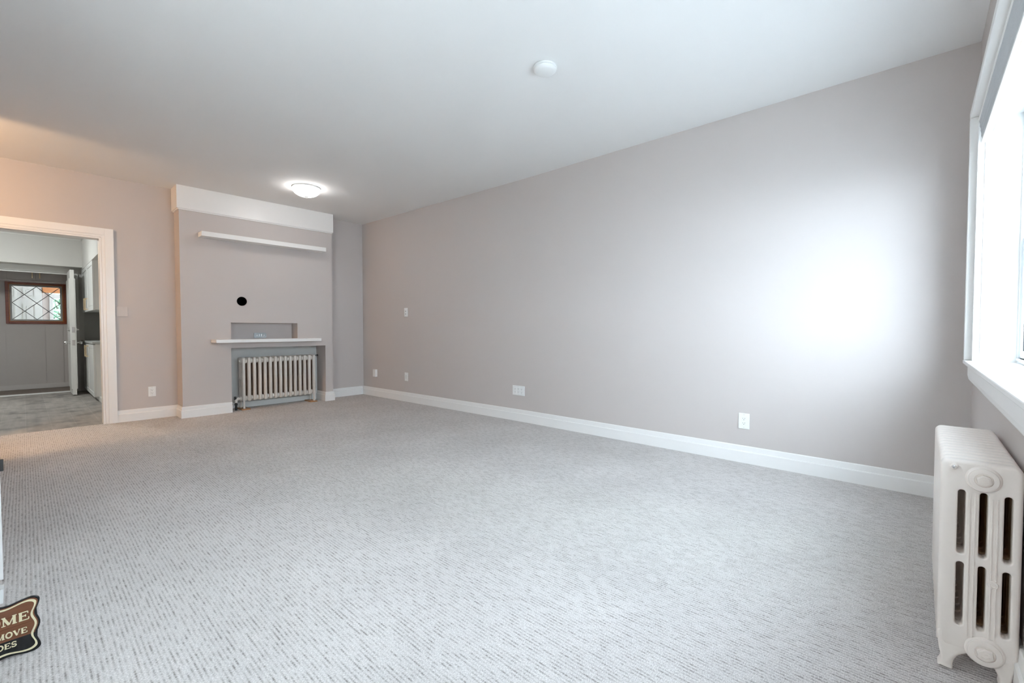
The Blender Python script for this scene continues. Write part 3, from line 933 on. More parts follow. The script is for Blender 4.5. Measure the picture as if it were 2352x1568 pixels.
sd = thing('smoke_detector', (2.18, 1.715, H), 'round white smoke detector alone on the ceiling', 'smoke detector')
m = MB(); m.lathe([(0, 0), (0.066, 0), (0.0715, -0.003), (0.0715, -0.012), (0.068, -0.0135), (0, -0.0135)], (2.18, 1.715, H), (0, 0, 1), 56); m.build('base', WHITEP, sd, smooth=True)
m = MB(); m.lathe([(0.066, -0.014), (0.0695, -0.016), (0.068, -0.024), (0.060, -0.031), (0.050, -0.034), (0, -0.0345)], (2.18, 1.715, H), (0, 0, 1), 56); m.build('cover', WHITEP, sd, smooth=True)

# ------------------------------------------------------------------ wall plates
class Plate:
    """small fittings built in wall coordinates: s along the wall, d out from it, z up"""
    def __init__(s, o, sdir, ndir):
        s.o, s.s, s.n = Vector(o), Vector(sdir).normalized(), Vector(ndir).normalized()
    def box(s, m, s0, s1, d0, d1, z0, z1, bev=0.0, mi=0):
        t = MB(); t.box(s0, s1, d0, d1, z0, z1, bev=bev)
        M = Matrix(((s.s.x, s.n.x, 0, s.o.x), (s.s.y, s.n.y, 0, s.o.y), (0, 0, 1, s.o.z), (0, 0, 0, 1)))
        m.add(t.bm, mi, M)
    def P(s, a, d, z):
        return s.o + s.s * a + s.n * d + Vector((0, 0, z))
def receptacle(p, root, cs):
    m = MB(); p.box(m, cs - 0.0165, cs + 0.0165, 0.006, 0.0085, -0.0335, 0.0335, bev=0.001)
    ins = m.build('insert', WHITEP, root)
    m = MB()
    for zc in (0.018, -0.016):
        p.box(m, cs - 0.0075, cs - 0.0055, 0.0084, 0.0088, zc - 0.001, zc + 0.007)
        p.box(m, cs + 0.0050, cs + 0.0070, 0.0084, 0.0088, zc - 0.001, zc + 0.006)
        m.cyl(p.P(cs, 0.0084, zc - 0.0075), p.P(cs, 0.0088, zc - 0.0075), 0.0026, 12)
    m.build('slots', SLOT, ins)
def outlet(o, sdir, ndir, label, wdt=0.075, hgt=0.116, gangs=(0.0,), group=None):
    t = thing('wall_outlet', o, label, 'outlet', group)
    p = Plate(o, sdir, ndir)
    m = MB(); p.box(m, -wdt / 2, wdt / 2, 0, 0.0065, -hgt / 2, hgt / 2, bev=0.0015); m.build('cover_plate', WHITEP, t)
    for g in gangs:
        receptacle(p, t, g)
    for g in gangs:
        for zc in (hgt / 2 - 0.011, -hgt / 2 + 0.011):
            m = MB()
            m.cyl(p.P(g, 0.0063, zc), p.P(g, 0.0071, zc), 0.0022, 10)
            m.build('screw', GALV, t)
    return t
nR, sR = (-1, 0, 0), (0, 1, 0)
vF = Vector((XRF - XR, YB - YK, 0)).normalized()
sF, nF = (vF.x, vF.y, 0), (-vF.y, vF.x, 0)
def onfar(y):
    return XR + (XRF - XR) * (y - YK) / (YB - YK)
outlet((XR, 0.957, 0.312), sR, nR, 'white duplex outlet low on the long wall toward the window')
y3 = 3.212
outlet((onfar(y3), y3, 0.332), sF, nF, 'wide white three-gang outlet plate low in the middle of the long wall', 0.165, 0.104, (-0.046, 0.0, 0.046))
outlet((0.960, YB, 0.305), (1, 0, 0), (0, -1, 0), 'white duplex outlet between the kitchen doorway and the chimney breast', 0.068, 0.110)
y = 5.233
t = thing('wall_jack', (onfar(y), y, 0.342), 'white jack plate low on the long wall straight below the higher plate', 'wall jack')
p = Plate(t.location, sF, nF)
m = MB(); p.box(m, -0.037, 0.037, 0, 0.0065, -0.058, 0.058, bev=0.0015); m.build('cover_plate', WHITEP, t)
m = MB(); p.box(m, -0.0165, 0.0165, 0.006, 0.0085, -0.0335, 0.0335, bev=0.001); i_ = m.build('insert', WHITEP, t)
m = MB()
for zc in (-0.018, 0.0, 0.018):
    p.box(m, -0.006, 0.006, 0.0084, 0.0088, zc - 0.004, zc + 0.004)
m.build('socket', GALV, i_)
t = thing('wall_switch', (onfar(y), y, 1.233), 'white control plate with dark button at shoulder height on the long wall', 'switch')
p = Plate(t.location, sF, nF)
m = MB(); p.box(m, -0.038, 0.038, 0, 0.0065, -0.060, 0.060, bev=0.0015); m.build('cover_plate', WHITEP, t)
m = MB(); p.box(m, -0.017, 0.017, 0.006, 0.0095, -0.036, 0.036, bev=0.001); i_ = m.build('insert', WHITEP, t)
m = MB(); p.box(m, -0.007, 0.005, 0.0094, 0.0110, 0.010, 0.020, bev=0.001); m.build('button', SLOT, i_)
m = MB(); p.box(m, -0.011, 0.011, 0.0094, 0.0105, -0.030, -0.018, bev=0.0005); m.build('dimmer', GALV, i_)
y = 5.985
t = thing('phone_jack', (onfar(y), y, 0.348), 'small white box jack jutting from the long wall next to the far corner', 'phone jack')
p = Plate(t.location, sF, nF)
m = MB(); p.box(m, -0.033, 0.033, 0, 0.038, -0.056, 0.056, bev=0.004); m.build('housing', WHITEP, t)
m = MB(); p.box(m, -0.020, 0.020, 0.006, 0.032, -0.0585, -0.056); m.build('port', SLOT, t)
m = MB(); m.box(0.672, 0.766, YB - 0.010, YB, 1.137, 1.243, bev=0.0015)
for zc in (1.150, 1.230):
    m.cyl((0.735, YB - 0.0112, zc), (0.735, YB - 0.0098, zc), 0.002, 10, mi=1)
tag(m.build('blank_plate', [mat('painted_plate', (0.575, 0.525, 0.505), 0.45, 0.01), GALV]), 'blank wall-coloured cover plate right of the kitchen doorway casing', 'cover plate')

# ------------------------------------------------------------------ white door leaf at the left edge and the welcome sign
d1 = sgroup('door_1', (-0.20, 3.0, 0))
a, bq = Vector((-0.116, 2.67, 0)), Vector((-0.30, 3.39, 0))
dv = (bq - a).normalized(); nv = Vector((dv.y, -dv.x, 0)) * 0.041
def leaf_prism(pts, z0, z1):
    mm = MB(); mm.prism([(q.x, q.y) for q in pts], 2, z0, z1); return mm
leaf_prism([a, a + Vector((0.043, 0.006, 0)), bq + nv, bq], 0.006, 2.0).build('leaf', TRIM, d1)
m = MB(); m.box(-0.074, -0.0635, 2.668, 2.684, 0.440, 0.486, bev=0.002); m.build('latch', BLACKP, d1)
m = MB(); m.prism([(2.455, 0.0), (2.455, 0.052), (2.63, 0.004), (2.63, 0.0)], 0, -0.130, -0.069, bev=0.002)
tag(m.build('door_wedge', WHITEP), 'white wedge on the carpet in front of the open white door', 'door wedge')

SX, SY, SW, SH = -0.103, 2.02, 0.242, 0.170
sg = thing('welcome_sign', (SX, SY, 0), 'black sign with painted brown reflection and cream lettering asking for shoes off, standing on carpet', 'sign')
def plaque(inset, n=22, amp=0.0042):
    pts = []
    hw, hh = SW / 2 - inset, SH / 2 - inset
    def wave(t):  # t -1..1
        return amp * math.cos(2 * PI * t)
    k = 0.84
    def side(t): return t * k
    for i in range(n):
        t = -k + 2 * k * i / (n - 1); pts.append((t * hw, hh - amp + wave(t / k)))
    for i in range(1, 6):                                   # rounded corners
        a_ = PI / 2 * (1 - i / 6)
        pts.append((k * hw + (1 - k) * hw * math.cos(a_), hh - (1 - k) * hh * (1 - math.sin(a_))))
    for i in range(n):
        t = k - 2 * k * i / (n - 1); pts.append((hw - amp + wave(t / k), t * hh))
    for i in range(1, 6):
        a_ = -PI / 2 * i / 6
        pts.append((k * hw + (1 - k) * hw * math.cos(a_), -hh + (1 - k) * hh * (1 + math.sin(a_))))
    for i in range(n):
        t = k - 2 * k * i / (n - 1); pts.append((t * hw, -hh + amp - wave(t / k)))
    for i in range(1, 6):
        a_ = -PI / 2 - PI / 2 * i / 6
        pts.append((-k * hw + (1 - k) * hw * math.cos(a_), -hh + (1 - k) * hh * (1 + math.sin(a_))))
    for i in range(n):
        t = -k + 2 * k * i / (n - 1); pts.append((-hw + amp - wave(t / k), t * hh))
    for i in range(1, 6):
        a_ = PI - PI / 2 * i / 6
        pts.append((-k * hw + (1 - k) * hw * math.cos(a_), hh - (1 - k) * hh * (1 - math.sin(a_))))
    return [(SX + u, SH / 2 + v) for u, v in pts]
TILT = math.radians(3)
def tilt(mb):
    for v in mb.bm.verts:
        dz = v.co.z; dy = v.co.y - SY
        v.co.y = SY + dy * math.cos(TILT) + dz * math.sin(TILT)
        v.co.z = max(0.0005, dz * math.cos(TILT) - dy * math.sin(TILT))
    return mb
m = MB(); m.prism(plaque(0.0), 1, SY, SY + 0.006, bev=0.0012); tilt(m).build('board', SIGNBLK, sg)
m = MB(); m.add(holed(plaque(0.0075), [plaque(0.0125)], 1, SY - 0.0012, SY + 0.0003)); tilt(m).build('border_line', CREAM, sg)
# reflection of brown boards painted as a panel on the upper part, black below
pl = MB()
def clip_z(poly, zc, keep_above):
    out = []
    for (u0, v0), (u1, v1) in zip(poly, poly[1:] + poly[:1]):
        in0, in1 = (v0 >= zc) == keep_above, (v1 >= zc) == keep_above
        if in0: out.append((u0, v0))
        if in0 != in1:
            t = (zc - v0) / (v1 - v0); out.append((u0 + t * (u1 - u0), zc))
    return out
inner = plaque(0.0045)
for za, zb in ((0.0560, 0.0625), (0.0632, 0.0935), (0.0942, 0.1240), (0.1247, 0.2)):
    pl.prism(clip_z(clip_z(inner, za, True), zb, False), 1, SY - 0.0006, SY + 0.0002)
tilt(pl).build('reflection_panel', SIGNREFL, sg)
GL = {}
def arc(cx, cy, rx, ry, a0, a1, n=14):
    return [(cx + rx * math.cos(math.radians(a0 + (a1 - a0) * i / n)), cy + ry * math.sin(math.radians(a0 + (a1 - a0) * i / n))) for i in range(n + 1)]
T, S_ = 0.24, 0.10      # thick and thin stroke, in letter heights
def serif(x, y, w_=0.36): return ([(x - w_ / 2, y), (x + w_ / 2, y)], 0.085)
E_ = [([(0.22, 0), (0.22, 1)], T), ([(0.08, 0.95), (0.80, 0.95)], S_), ([(0.08, 0.05), (0.86, 0.05)], S_), ([(0.22, 0.52), (0.62, 0.52)], S_), ([(0.80, 0.95), (0.80, 0.74)], 0.09), ([(0.86, 0.05), (0.86, 0.30)], 0.09), ([(0.62, 0.40), (0.62, 0.64)], 0.08)]
GL['E'] = (0.92, E_)
GL['L'] = (0.86, [([(0.22, 0), (0.22, 1)], T), serif(0.22, 0.96), ([(0.06, 0.05), (0.80, 0.05)], S_), ([(0.80, 0.05), (0.80, 0.32)], 0.09)])
GL['M'] = (1.26, [([(0.18, 0.04), (0.18, 0.96)], 0.10), ([(0.16, 0.98), (0.60, 0.06)], 0.22), ([(0.60, 0.06), (0.98, 0.96)], 0.10), ([(1.00, 0.02), (1.00, 0.98)], T), serif(0.18, 0.04, 0.32), serif(0.18, 0.96, 0.30), serif(1.02, 0.04, 0.38), serif(1.02, 0.96, 0.34)])
GL['O'] = (1.04, [(arc(0.52, 0.5, 0.38, 0.46, 55, 305, 18), 0.20), (arc(0.52, 0.5, 0.38, 0.46, -55, 55, 10), 0.20), ([(0.52 + 0.38 * math.cos(0.96), 0.5 + 0.46 * math.sin(0.96)), (0.52, 0.96)], 0.1)])
GL['C'] = (0.96, [(arc(0.52, 0.5, 0.38, 0.46, 45, 315, 20), 0.18), ([(0.82, 0.98), (0.82, 0.68)], 0.08)])
GL['V'] = (1.04, [([(0.16, 0.98), (0.54, 0.04)], 0.22), ([(0.54, 0.04), (0.88, 0.96)], 0.10), serif(0.17, 0.96, 0.36), serif(0.88, 0.96, 0.28)])
GL['W'] = (1.40, [([(0.14, 0.98), (0.44, 0.04)], 0.20), ([(0.44, 0.04), (0.68, 0.90)], 0.09), ([(0.66, 0.98), (0.94, 0.04)], 0.20), ([(0.94, 0.04), (1.24, 0.96)], 0.09), serif(0.15, 0.96, 0.34), serif(0.68, 0.96, 0.30), serif(1.24, 0.96, 0.28)])
GL['S'] = (0.84, [(arc(0.42, 0.72, 0.27, 0.23, 30, 250, 14) + arc(0.42, 0.27, 0.28, 0.22, 80, -150, 14), 0.16), ([(0.69, 0.98), (0.69, 0.72)], 0.07), ([(0.13, 0.02), (0.13, 0.30)], 0.07)])
GL['P'] = (0.90, [([(0.22, 0), (0.22, 1)], T), serif(0.22, 0.04, 0.44), ([(0.06, 0.95), (0.50, 0.95)], S_), (arc(0.50, 0.71, 0.28, 0.24, 90, -90), 0.14), ([(0.50, 0.47), (0.30, 0.47)], S_)])
GL['R'] = (1.04, GL['P'][1] + [([(0.52, 0.48), (0.84, 0.04)], 0.20), serif(0.86, 0.04, 0.26)])
GL['A'] = (1.04, [([(0.16, 0.04), (0.50, 0.98)], 0.10), ([(0.48, 0.98), (0.86, 0.04)], 0.22), ([(0.28, 0.34), (0.72, 0.34)], S_), serif(0.16, 0.04, 0.28), serif(0.86, 0.04, 0.36)])
GL['Y'] = (1.00, [([(0.14, 0.98), (0.50, 0.46)], 0.20), ([(0.86, 0.96), (0.50, 0.46)], 0.10), ([(0.50, 0), (0.50, 0.5)], T), serif(0.50, 0.04, 0.44), serif(0.15, 0.96, 0.32), serif(0.86, 0.96, 0.26)])
GL['U'] = (1.06, [([(0.22, 0.98), (0.22, 0.34)], T), (arc(0.52, 0.34, 0.30, 0.29, 180, 360), 0.14), ([(0.82, 0.34), (0.82, 0.98)], 0.10), serif(0.22, 0.96, 0.42), serif(0.82, 0.96, 0.30)])
GL['H'] = (1.12, [([(0.22, 0), (0.22, 1)], T), ([(0.86, 0), (0.86, 1)], T), ([(0.22, 0.52), (0.86, 0.52)], S_), serif(0.22, 0.04, 0.44), serif(0.22, 0.96, 0.44), serif(0.86, 0.04, 0.44), serif(0.86, 0.96, 0.44)])
GL[' '] = (0.45, [])
def lettering(txt, zc, hgt, width, nm):
    m = MB()
    tot = sum(GL[c][0] for c in txt)
    kx = width / tot
    x = SX - width / 2
    lay = 0
    for c in txt:
        wd, strokes = GL[c]
        for pts, th in strokes:
            lay = (lay + 1) % 5
            P2 = [Vector((x + u * kx, zc - hgt / 2 + v * hgt)) for u, v in pts]
            tw = th * hgt / 2
            if len(P2) == 2:
                d = (P2[1] - P2[0]).normalized(); n_ = Vector((-d.y, d.x)) * tw
                q = [P2[0] + n_, P2[1] + n_, P2[1] - n_, P2[0] - n_]
                m.prism([(v.x, v.y) for v in q], 1, SY - 0.0018 - 0.00005 * lay, SY - 0.0004)
            else:
                L, R = [], []
                for i, p_ in enumerate(P2):
                    d = (P2[min(i + 1, len(P2) - 1)] - P2[max(i - 1, 0)]).normalized(); n_ = Vector((-d.y, d.x)) * tw
                    L.append(p_ + n_); R.append(p_ - n_)
                for i in range(len(P2) - 1):
                    m.prism([(v.x, v.y) for v in (L[i], L[i + 1], R[i + 1], R[i])], 1, SY - 0.0018 - 0.00005 * lay, SY - 0.0004)
        x += wd * kx
    tilt(m).build(nm, CREAM, sg)
lettering('WELCOME', 0.1165, 0.0265, 0.196, 'lettering')
lettering('PLEASE REMOVE', 0.0735, 0.0170, 0.186, 'lettering')
lettering('YOUR SHOES', 0.0420, 0.0160, 0.142, 'lettering')
m = MB(); m.prism([(SY + 0.008, 0.12), (SY + 0.013, 0.12), (SY + 0.062, 0.0), (SY + 0.054, 0.0)], 0, SX - 0.03, SX + 0.03)
m.build('easel_leg', SIGNBLK, sg)

# ------------------------------------------------------------------ hall lamp (source of the warm light)
hl = thing('hall_lamp', (-1.02, 5.06, H), 'warm globe lamp hanging from the hall ceiling beyond the left wall', 'lamp')
m = MB(); m.lathe([(0, 0), (0.055, 0), (0.055, -0.02), (0.012, -0.03), (0.010, -0.20), (0.03, -0.21), (0.03, -0.225), (0, -0.225)], (-1.02, 5.06, H), (0, 0, 1), 28); m.build('stem', CHROME, hl, smooth=True)
m = MB(); m.lathe([(0.03, -0.2255)] + [(0.085 * math.sin(t), -0.305 + 0.085 * math.cos(t)) for t in [0.36 + (PI - 0.36) * i / 14 for i in range(14)]] + [(0, -0.39)], (-1.02, 5.06, H), (0, 0, 1), 28); m.build('globe', HALLM, hl, smooth=True)

# ------------------------------------------------------------------ kitchen beyond the doorway
KY0, KY1, KZ = YB + WT, 10.05, 2.40
KX0, KX1 = -1.6, 1.0
m = MB(); m.box(KX0, KX1 + 0.1, YB + 0.02, KY1, -0.10, -0.001); struct(m, 'floor', PLANK)
m = MB(); m.box(KX0, KX1 + 0.1, KY0, KY1 + 0.1, KZ, KZ + 0.1); struct(m, 'ceiling', CEIL)
VX0, VX1, VZ = -0.55, 0.530, 1.880        # opening to the back entry
m = MB()
m.box(KX0, VX0, KY1, KY1 + 0.08, -0.1, KZ)
m.box(VX1, KX1, KY1, KY1 + 0.08, -0.1, KZ)
m.box(VX0, VX1, KY1, KY1 + 0.08, VZ, KZ)
m.box(KX1, KX1 + 0.1, KY0, KY1 + 0.08, -0.1, KZ)
m.box(KX0 - 0.1, KX0, KY0, KY1 + 0.08, -0.1, KZ)
struct(m, 'wall_kitchen', KWALL)
m = MB()
m.box(KX0, 0.650, 9.75, KY1, 1.972, KZ)
m.box(0.650, KX1, KY0 + 0.25, KY1, 1.945, KZ)
struct(m, 'wall_soffit', KWALL)
m = MB(); m.box(KX0, 0.648, 9.738, 9.750, KZ - 0.012, KZ); m.box(0.638, 0.650, KY0 + 0.3, 9.738, KZ - 0.012, KZ)
struct(m, 'trim_6', KTRIM)
m = MB()
m.box(VX0, VX1 + 0.0, KY1 - 0.022, KY1, VZ + 0.012, 1.972)
m.box(VX1, VX1 + 0.085, KY1 - 0.022, KY1, 0, VZ + 0.012)
m.box(VX0, VX1, KY1 - 0.030, KY1 - 0.001, VZ - 0.012, VZ + 0.002)
m.box(VX0, VX1, KY1 - 0.012, KY1 + 0.09, -0.02, 0.010, mi=1)
struct(m, 'trim_7', [KTRIM, WHITEP])
BSPL = mat('grey_backsplash', (0.50, 0.50, 0.48), 0.4, 0.02)
m = MB(); m.box(0.675, KX1 - 0.001, KY1 - 0.006, KY1 - 0.0005, 0.83, 1.272); m.box(KX1 - 0.006, KX1 - 0.0005, 8.3, KY1 - 0.006, 0.83, 1.272)
struct(m, 'trim_8', BSPL)

def shaker(m, x, y0, y1, z0, z1):
    """door leaf facing -X with a framed panel, its face at x"""
    m.box(x, x + 0.012, y0, y1, z0, z1)
    fwid = 0.055
    for a, b_, c, d in ((y0, y0 + fwid, z0, z1), (y1 - fwid, y1, z0, z1), (y0 + fwid, y1 - fwid, z0, z0 + fwid), (y0 + fwid, y1 - fwid, z1 - fwid, z1)):
        m.box(x - 0.008, x, a, b_, c, d, bev=0.001)
    m.box(x - 0.004, x, y0 + fwid + 0.012, y1 - fwid - 0.012, z0 + fwid + 0.012, z1 - fwid - 0.012)
def handle_y(x, y, z0, z1):
    m = MB(); m.box(x - 0.034, x - 0.024, y - 0.006, y + 0.006, z0, z1, bev=0.001)
    for z in (z0 + 0.005, z1 - 0.015):
        m.box(x - 0.026, x, y - 0.005, y + 0.005, z, z + 0.010)
    return m
CX = 0.650
uc = thing('wall_cabinet', (0.82, 9.1, 1.272), 'white shaker wall cabinet with brass pulls over the kitchen counter', 'cabinet')
ya, yb_ = 8.32, 9.93
m = MB(); m.box(CX + 0.021, KX1 - 0.007, ya, yb_, 1.272, 1.944); m.build('body', CAB, uc)
ym = (ya + yb_) / 2
for a, b_ in ((ya, ym - 0.002), (ym + 0.002, yb_)):
    m = MB(); shaker(m, CX + 0.008, a + 0.002, b_, 1.266, 1.940); d_ = m.build('door', CAB, uc)
    hy = (b_ - 0.10) if a == ya else (a + 0.10)
    handle_y(CX, hy, 1.285, 1.46).build('handle', BRASS, d_)
bc = thing('base_cabinet', (0.82, 9.1, 0), 'white shaker base cabinet with brass pulls below the kitchen counter', 'cabinet')
ya, yb_ = 8.44, 9.96
m = MB(); m.box(CX + 0.021, KX1 - 0.001, ya, yb_, 0.062, 0.795); m.build('body', CAB, bc)
m = MB(); m.box(CX + 0.05, KX1 - 0.001, ya - 0.9, yb_, 0.0, 0.061); m.build('toe_kick', KTRIM, bc)
ym = (ya + yb_) / 2
for a, b_ in ((ya, ym - 0.002), (ym + 0.002, yb_)):
    m = MB(); shaker(m, CX + 0.008, a + 0.002, b_, 0.056, 0.785); d_ = m.build('door', CAB, bc)
    hy = (b_ - 0.10) if a == ya else (a + 0.10)
    handle_y(CX, hy, 0.590, 0.765).build('handle', BRASS, d_)
m = MB(); m.box(CX - 0.012, KX1 - 0.007, 8.42, KY1 - 0.007, 0.796, 0.826, bev=0.003)
tag(m.build('countertop', CTOP), 'grey laminate countertop on the kitchen base cabinet', 'countertop')

kl = thing('kitchen_light', (-0.50, 8.3, KZ), 'lit round dome light on the kitchen ceiling', 'ceiling light')
m = MB(); m.lathe([(0, 0), (0.17, 0), (0.17, -0.02), (0, -0.02)], (-0.50, 8.3, KZ), (0, 0, 1), 40); m.build('base', WHITEP, kl, smooth=True)
m = MB(); m.lathe([(0.165, -0.0205)] + [(0.165 * math.cos(t), -0.022 - 0.075 * math.sin(t)) for t in [PI / 2 * i / 9 for i in range(9)]] + [(0, -0.097)], (-0.50, 8.3, KZ), (0, 0, 1), 40); m.build('glass_dome', KITM, kl, smooth=True)

# open door leaf standing edge-on in the kitchen
d2 = sgroup('door_2', (0.51, 9.7, 0))
m = MB(); m.box(0.487, 0.533, 9.40, 10.018, 0.012, 1.893, bev=0.002)
for x0, x1 in ((0.476, 0.487), (0.533, 0.544)):
    m.box(x0, x1, 9.402, 10.018, 0.10, 1.765, bev=0.003)
m.build('leaf', KTRIM, d2)
for s_ in (-1, 1):
    xk = 0.476 if s_ < 0 else 0.544
    m = MB(); m.lathe([(0.026, 0), (0.026, 0.006), (0.010, 0.009), (0.010, 0.030), (0.020, 0.036), (0.027, 0.050), (0.024, 0.062), (0.012, 0.068), (0, 0.069)], (xk, 9.46, 0.799), (s_, 0, 0), 24)
    m.build('knob', CHROME, d2, smooth=True)
    m = MB(); m.lathe([(0.030, 0), (0.030, 0.010), (0.022, 0.014), (0.012, 0.016), (0.012, 0.030), (0, 0.031)], (xk, 9.46, 0.994), (s_, 0, 0), 24)
    m.build('deadbolt', CHROME, d2, smooth=True)
m = MB()
for zc in (0.799, 0.994):
    m.box(0.495, 0.525, 9.398, 9.4003, zc - 0.040, zc + 0.040)
    m.box(0.503, 0.517, 9.394, 9.3985, zc - 0.012, zc + 0.012)
m.build('latch_plate', CHROME, d2)
for zc in (0.25, 0.93, 1.66):
    m = MB(); m.cyl((0.552, 10.015, zc - 0.045), (0.552, 10.015, zc + 0.045), 0.008, 12); m.box(0.545, 0.552, 9.98, 10.018, zc - 0.045, zc + 0.045)
    m.build('hinge', BLACKP, d2)

# ------------------------------------------------------------------ back entry and the porch seen through its window
EY = 11.0
m = MB(); m.box(-0.7, 0.56, KY1 + 0.0, EY, -0.10, -0.002); struct(m, 'floor', grain_mat('brown_entry_floor', (0.13, 0.10, 0.08), (0.22, 0.17, 0.14), (30, 3, 3), 0.5))
m = MB(); m.box(-0.8, 0.64, KY1 + 0.08, EY + 0.06, 2.3, 2.4); struct(m, 'ceiling', CEIL)
WA, WB, WZA, WZB = -0.150, 0.482, 1.128, 1.755
m = MB()
m.box(-0.7, WA, EY, EY + 0.06, -0.1, 2.3); m.box(WB, 0.545, EY, EY + 0.06, -0.1, 2.3)
m.box(WA, WB, EY, EY + 0.06, -0.1, WZA); m.box(WA, WB, EY, EY + 0.06, WZB, 2.3)
m.box(0.545, 0.62, KY1 + 0.08, EY + 0.06, -0.1, 2.3)
m.box(-0.78, -0.70, KY1 + 0.08, EY + 0.06, -0.1, 2.3)
xs = [-0.70, -0.50, -0.385, -0.190, -0.002, 0.098, 0.258, 0.474, 0.545]
for a, b_ in zip(xs, xs[1:]):
    m.box(a + 0.0035, b_ - 0.0035, EY - 0.008, EY, 0.075, WZA - 0.03)
struct(m, 'wall_entry', PANEL)
m = MB(); m.box(-0.70, 0.545, EY - 0.020, EY - 0.008, 0, 0.078, bev=0.002); m.box(0.533, 0.545, KY1 + 0.09, EY - 0.02, 0, 0.078, bev=0.002)
struct(m, 'baseboard_entry', mat('entry_base_paint', (0.60, 0.57, 0.55), 0.5, 0.03))

w2 = sgroup('window_2', (0.165, EY, WZA))
m = MB(); yo = EY - 0.030
m.box(-0.184, WA, yo, EY, 1.092, 1.792, bev=0.003); m.box(WB, 0.516, yo, EY, 1.092, 1.792, bev=0.003)
m.box(WA, WB, yo, EY, 1.092, WZA, bev=0.003); m.box(WA, WB, yo, EY, WZB, 1.792, bev=0.003)
m.build('frame', REDW, w2)
m = MB()
k = 0.014
m.box(WA, WA + k, EY - 0.018, EY + 0.05, WZA, WZB); m.box(WB - k, WB, EY - 0.018, EY + 0.05, WZA, WZB)
m.box(WA + k, WB - k, EY - 0.018, EY + 0.05, WZA, WZA + k); m.box(WA + k, WB - k, EY - 0.018, EY + 0.05, WZB - k, WZB)
m.build('inner_frame', AMBER, w2)
m = MB(); k2 = k + 0.024
m.box(WA + k, WA + k2, EY + 0.005, EY + 0.035, WZA + k, WZB - k); m.box(WB - k2, WB - k, EY + 0.005, EY + 0.035, WZA + k, WZB - k)
m.box(WA + k2, WB - k2, EY + 0.005, EY + 0.035, WZA + k, WZA + k2); m.box(WA + k2, WB - k2, EY + 0.005, EY + 0.035, WZB - k2, WZB - k)
m.build('glazing_stop', GREYF, w2)
gx0, gx1, gz0, gz1 = WA + k2, WB - k2, WZA + k2, WZB - k2
m = MB(); m.box(gx0, gx1, EY + 0.018, EY + 0.022, gz0, gz1); pn = m.build('pane', GLASS2, w2)
m = MB()
xm, zm = (gx0 + gx1) / 2, (gz0 + gz1) / 2
for (xa, za), (xb, zb) in (((gx0, gz1), (gx1, gz0)), ((gx0, gz0), (gx1, gz1)), ((xm, gz1), (gx0, zm)), ((xm, gz1), (gx1, zm)), ((xm, gz0), (gx0, zm)), ((xm, gz0), (gx1, zm))):
    d = Vector((xb - xa, zb - za)).normalized(); n_ = Vector((-d.y, d.x)) * 0.0046
    m.prism([(xa + n_.x, za + n_.y), (xb + n_.x, zb + n_.y), (xb - n_.x, zb - n_.y), (xa - n_.x, za - n_.y)], 1, EY + 0.013, EY + 0.027)
m.build('lead_lattice', LEAD, pn)

ec = thing('entry_cabinet', (0.15, 10.85, 1.792), 'grey overhead cabinet with two brass bar pulls above the red-brown window', 'cabinet')
m = MB(); m.box(-0.50, 0.520, 10.712, 10.969, 1.795, 2.29); m.box(-0.50, 0.525, 10.70, 10.969, 1.780, 1.796, bev=0.002); m.build('body', PANEL, ec)
for a, b_ in ((-0.16, 0.155), (0.160, 0.470)):
    m = MB(); m.box(a, b_, 10.698, 10.7115, 1.803, 2.28, bev=0.002); d_ = m.build('door', PANEL, ec)
    xh = 0.119 if a < 0 else 0.203
    m = MB(); m.box(xh - 0.007, xh + 0.007, 10.672, 10.681, 1.832, 2.02, bev=0.002); m.box(xh - 0.005, xh + 0.005, 10.68, 10.6985, 1.842, 1.856); m.box(xh - 0.005, xh + 0.005, 10.68, 10.6985, 2.0, 2.012)
    m.build('handle', BRASS, d_)

PY = 12.6
def panel_door():
    d = sgroup('door_3', (-0.05, PY, 0))
    m = MB(); m.box(-0.40, 0.262, PY - 0.04, PY, 0, 2.05, bev=0.003); m.build('leaf', PORCHW, d)
    for x0, x1 in ((-0.270, -0.082), (0.010, 0.178)):
        for z0, z1 in ((0.25, 0.85), (0.98, 1.485), (1.598, 1.788)):
            m = MB()
            b = holed([(x0, z0), (x1, z0), (x1, z1), (x0, z1)], [[(x0 + 0.02, z0 + 0.02), (x1 - 0.02, z0 + 0.02), (x1 - 0.02, z1 - 0.02), (x0 + 0.02, z1 - 0.02)]], 1, PY - 0.052, PY - 0.040)
            m.add(b); m.box(x0 + 0.04, x1 - 0.04, PY - 0.050, PY - 0.040, z0 + 0.04, z1 - 0.04, bev=0.004)
            m.build('panel', PORCHW, d)
panel_door()
m = MB()
m.box(-1.6, -0.41, PY - 0.02, PY + 0.06, -0.1, 2.5); m.box(0.268, 0.356, PY - 0.02, PY + 0.06, -0.1, 1.712)
m.box(-0.41, 0.268, PY + 0.001, PY + 0.06, -0.1, 2.5)
m.box(0.356, 1.6, PY - 0.02, PY + 0.06, -0.1, 0.9); m.box(0.268, 1.6, PY - 0.02, PY + 0.06, 1.815, 2.5); m.box(1.0, 1.6, PY - 0.02, PY + 0.06, 0.9, 1.712)
struct(m, 'wall_porch', PINKW)
m = MB(); m.box(-1.7, 2.2, EY - 0.3, PY + 0.9, 2.5, 2.6); m.box(-1.7, 1.7, EY + 0.055, EY + 0.065, 2.38, 2.5); m.box(0.62, 1.7, EY + 0.03, EY + 0.06, -0.1, 2.5); m.box(-1.7, -0.70, EY + 0.03, EY + 0.06, -0.1, 2.5); m.box(-1.7, -1.6, EY + 0.06, PY + 0.06, -0.1, 2.5)
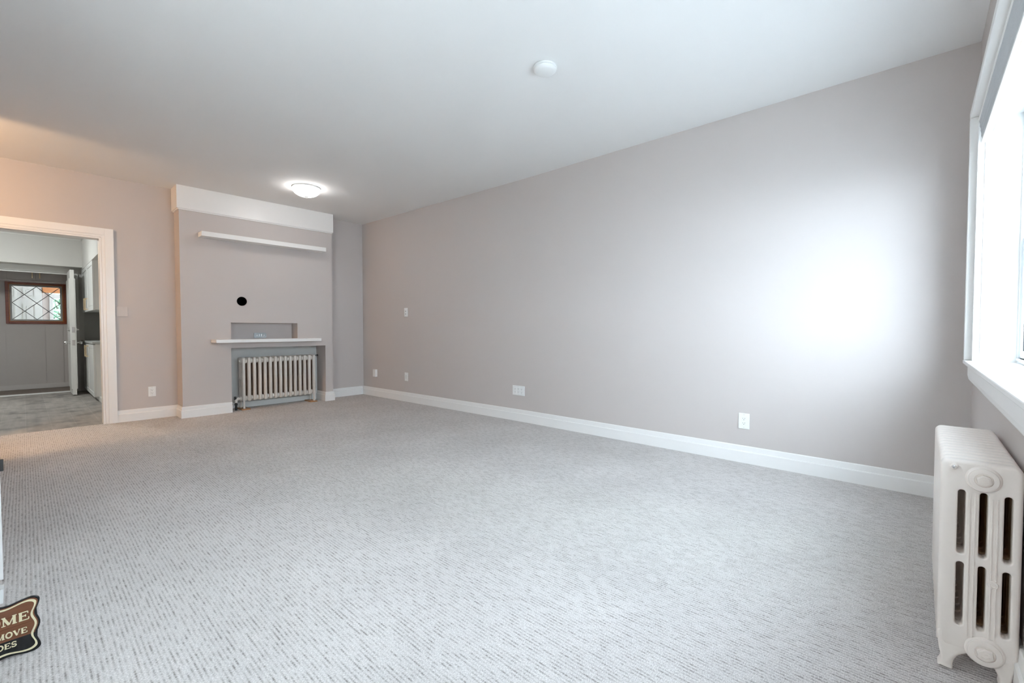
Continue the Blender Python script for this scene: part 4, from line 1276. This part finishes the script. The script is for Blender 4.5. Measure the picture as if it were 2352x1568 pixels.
m.box(1.6, 1.7, EY + 0.06, PY + 0.06, -0.1, 1.25); m.box(1.6, 1.7, EY + 0.06, PY + 0.06, 2.05, 2.5); m.box(1.6, 1.7, EY + 0.06, 11.45, 1.25, 2.05); m.box(1.6, 1.7, 12.4, PY + 0.06, 1.25, 2.05)
struct(m, 'ceiling', PORCHW)
m = MB(); m.box(0.268, 1.6, PY - 0.06, PY + 0.06, 1.713, 1.814, bev=0.004); struct(m, 'trim_9', ORANGE)
m = MB(); m.box(-1.6, 1.6, EY + 0.06, PY + 3, -0.15, -0.05); struct(m, 'floor', LAWN)
w3 = sgroup('window_3', (0.68, PY, 0.9))
m = MB(); m.box(0.357, 0.408, PY - 0.05, PY + 0.05, 0.901, 1.695, bev=0.003); m.box(0.93, 0.999, PY - 0.05, PY + 0.05, 0.901, 1.695, bev=0.003)
m.box(0.408, 0.93, PY - 0.05, PY + 0.05, 1.602, 1.695, bev=0.003); m.box(0.408, 0.93, PY - 0.05, PY + 0.05, 0.901, 0.97, bev=0.003)
m.build('frame', PORCHW, w3)
m = MB(); m.box(0.408, 0.93, PY - 0.002, PY + 0.002, 0.97, 1.602); m.build('pane', GLASS, w3)
# shrub behind the porch window
sh = thing('shrub', (0.72, 13.9, -0.05), 'green leafy shrub outside seen through the porch window', 'shrub')
m = MB()
for i in range(5):
    a_ = random.uniform(0, 6.28)
    m.tube([(0.72, 13.9, -0.05), (0.72 + 0.1 * math.cos(a_), 13.9 + 0.1 * math.sin(a_), 0.7), (0.72 + 0.4 * math.cos(a_), 13.9 + 0.3 * math.sin(a_), 1.6)], 0.018, 6)
m.build('stem', BARK, sh)
m = MB()
for i in range(2600):
    a_, e_, r_ = random.uniform(0, 6.28), random.uniform(-1, 1), random.random() ** 0.4
    ce = math.sqrt(1 - e_ * e_)
    c = Vector((0.72 + 0.75 * r_ * ce * math.cos(a_), 13.9 + 0.5 * r_ * ce * math.sin(a_), 1.15 + 0.85 * r_ * e_))
    q1 = Vector((random.uniform(-1, 1), random.uniform(-1, 1), random.uniform(-1, 1))).normalized()
    q2 = q1.orthogonal().normalized()
    L_, W_ = 0.065, 0.030
    vs = [m.bm.verts.new(c + v) for v in (-q1 * L_, q2 * W_, q1 * L_, -q2 * W_)]
    m.face(vs)
m.build('foliage', LEAF, sh)
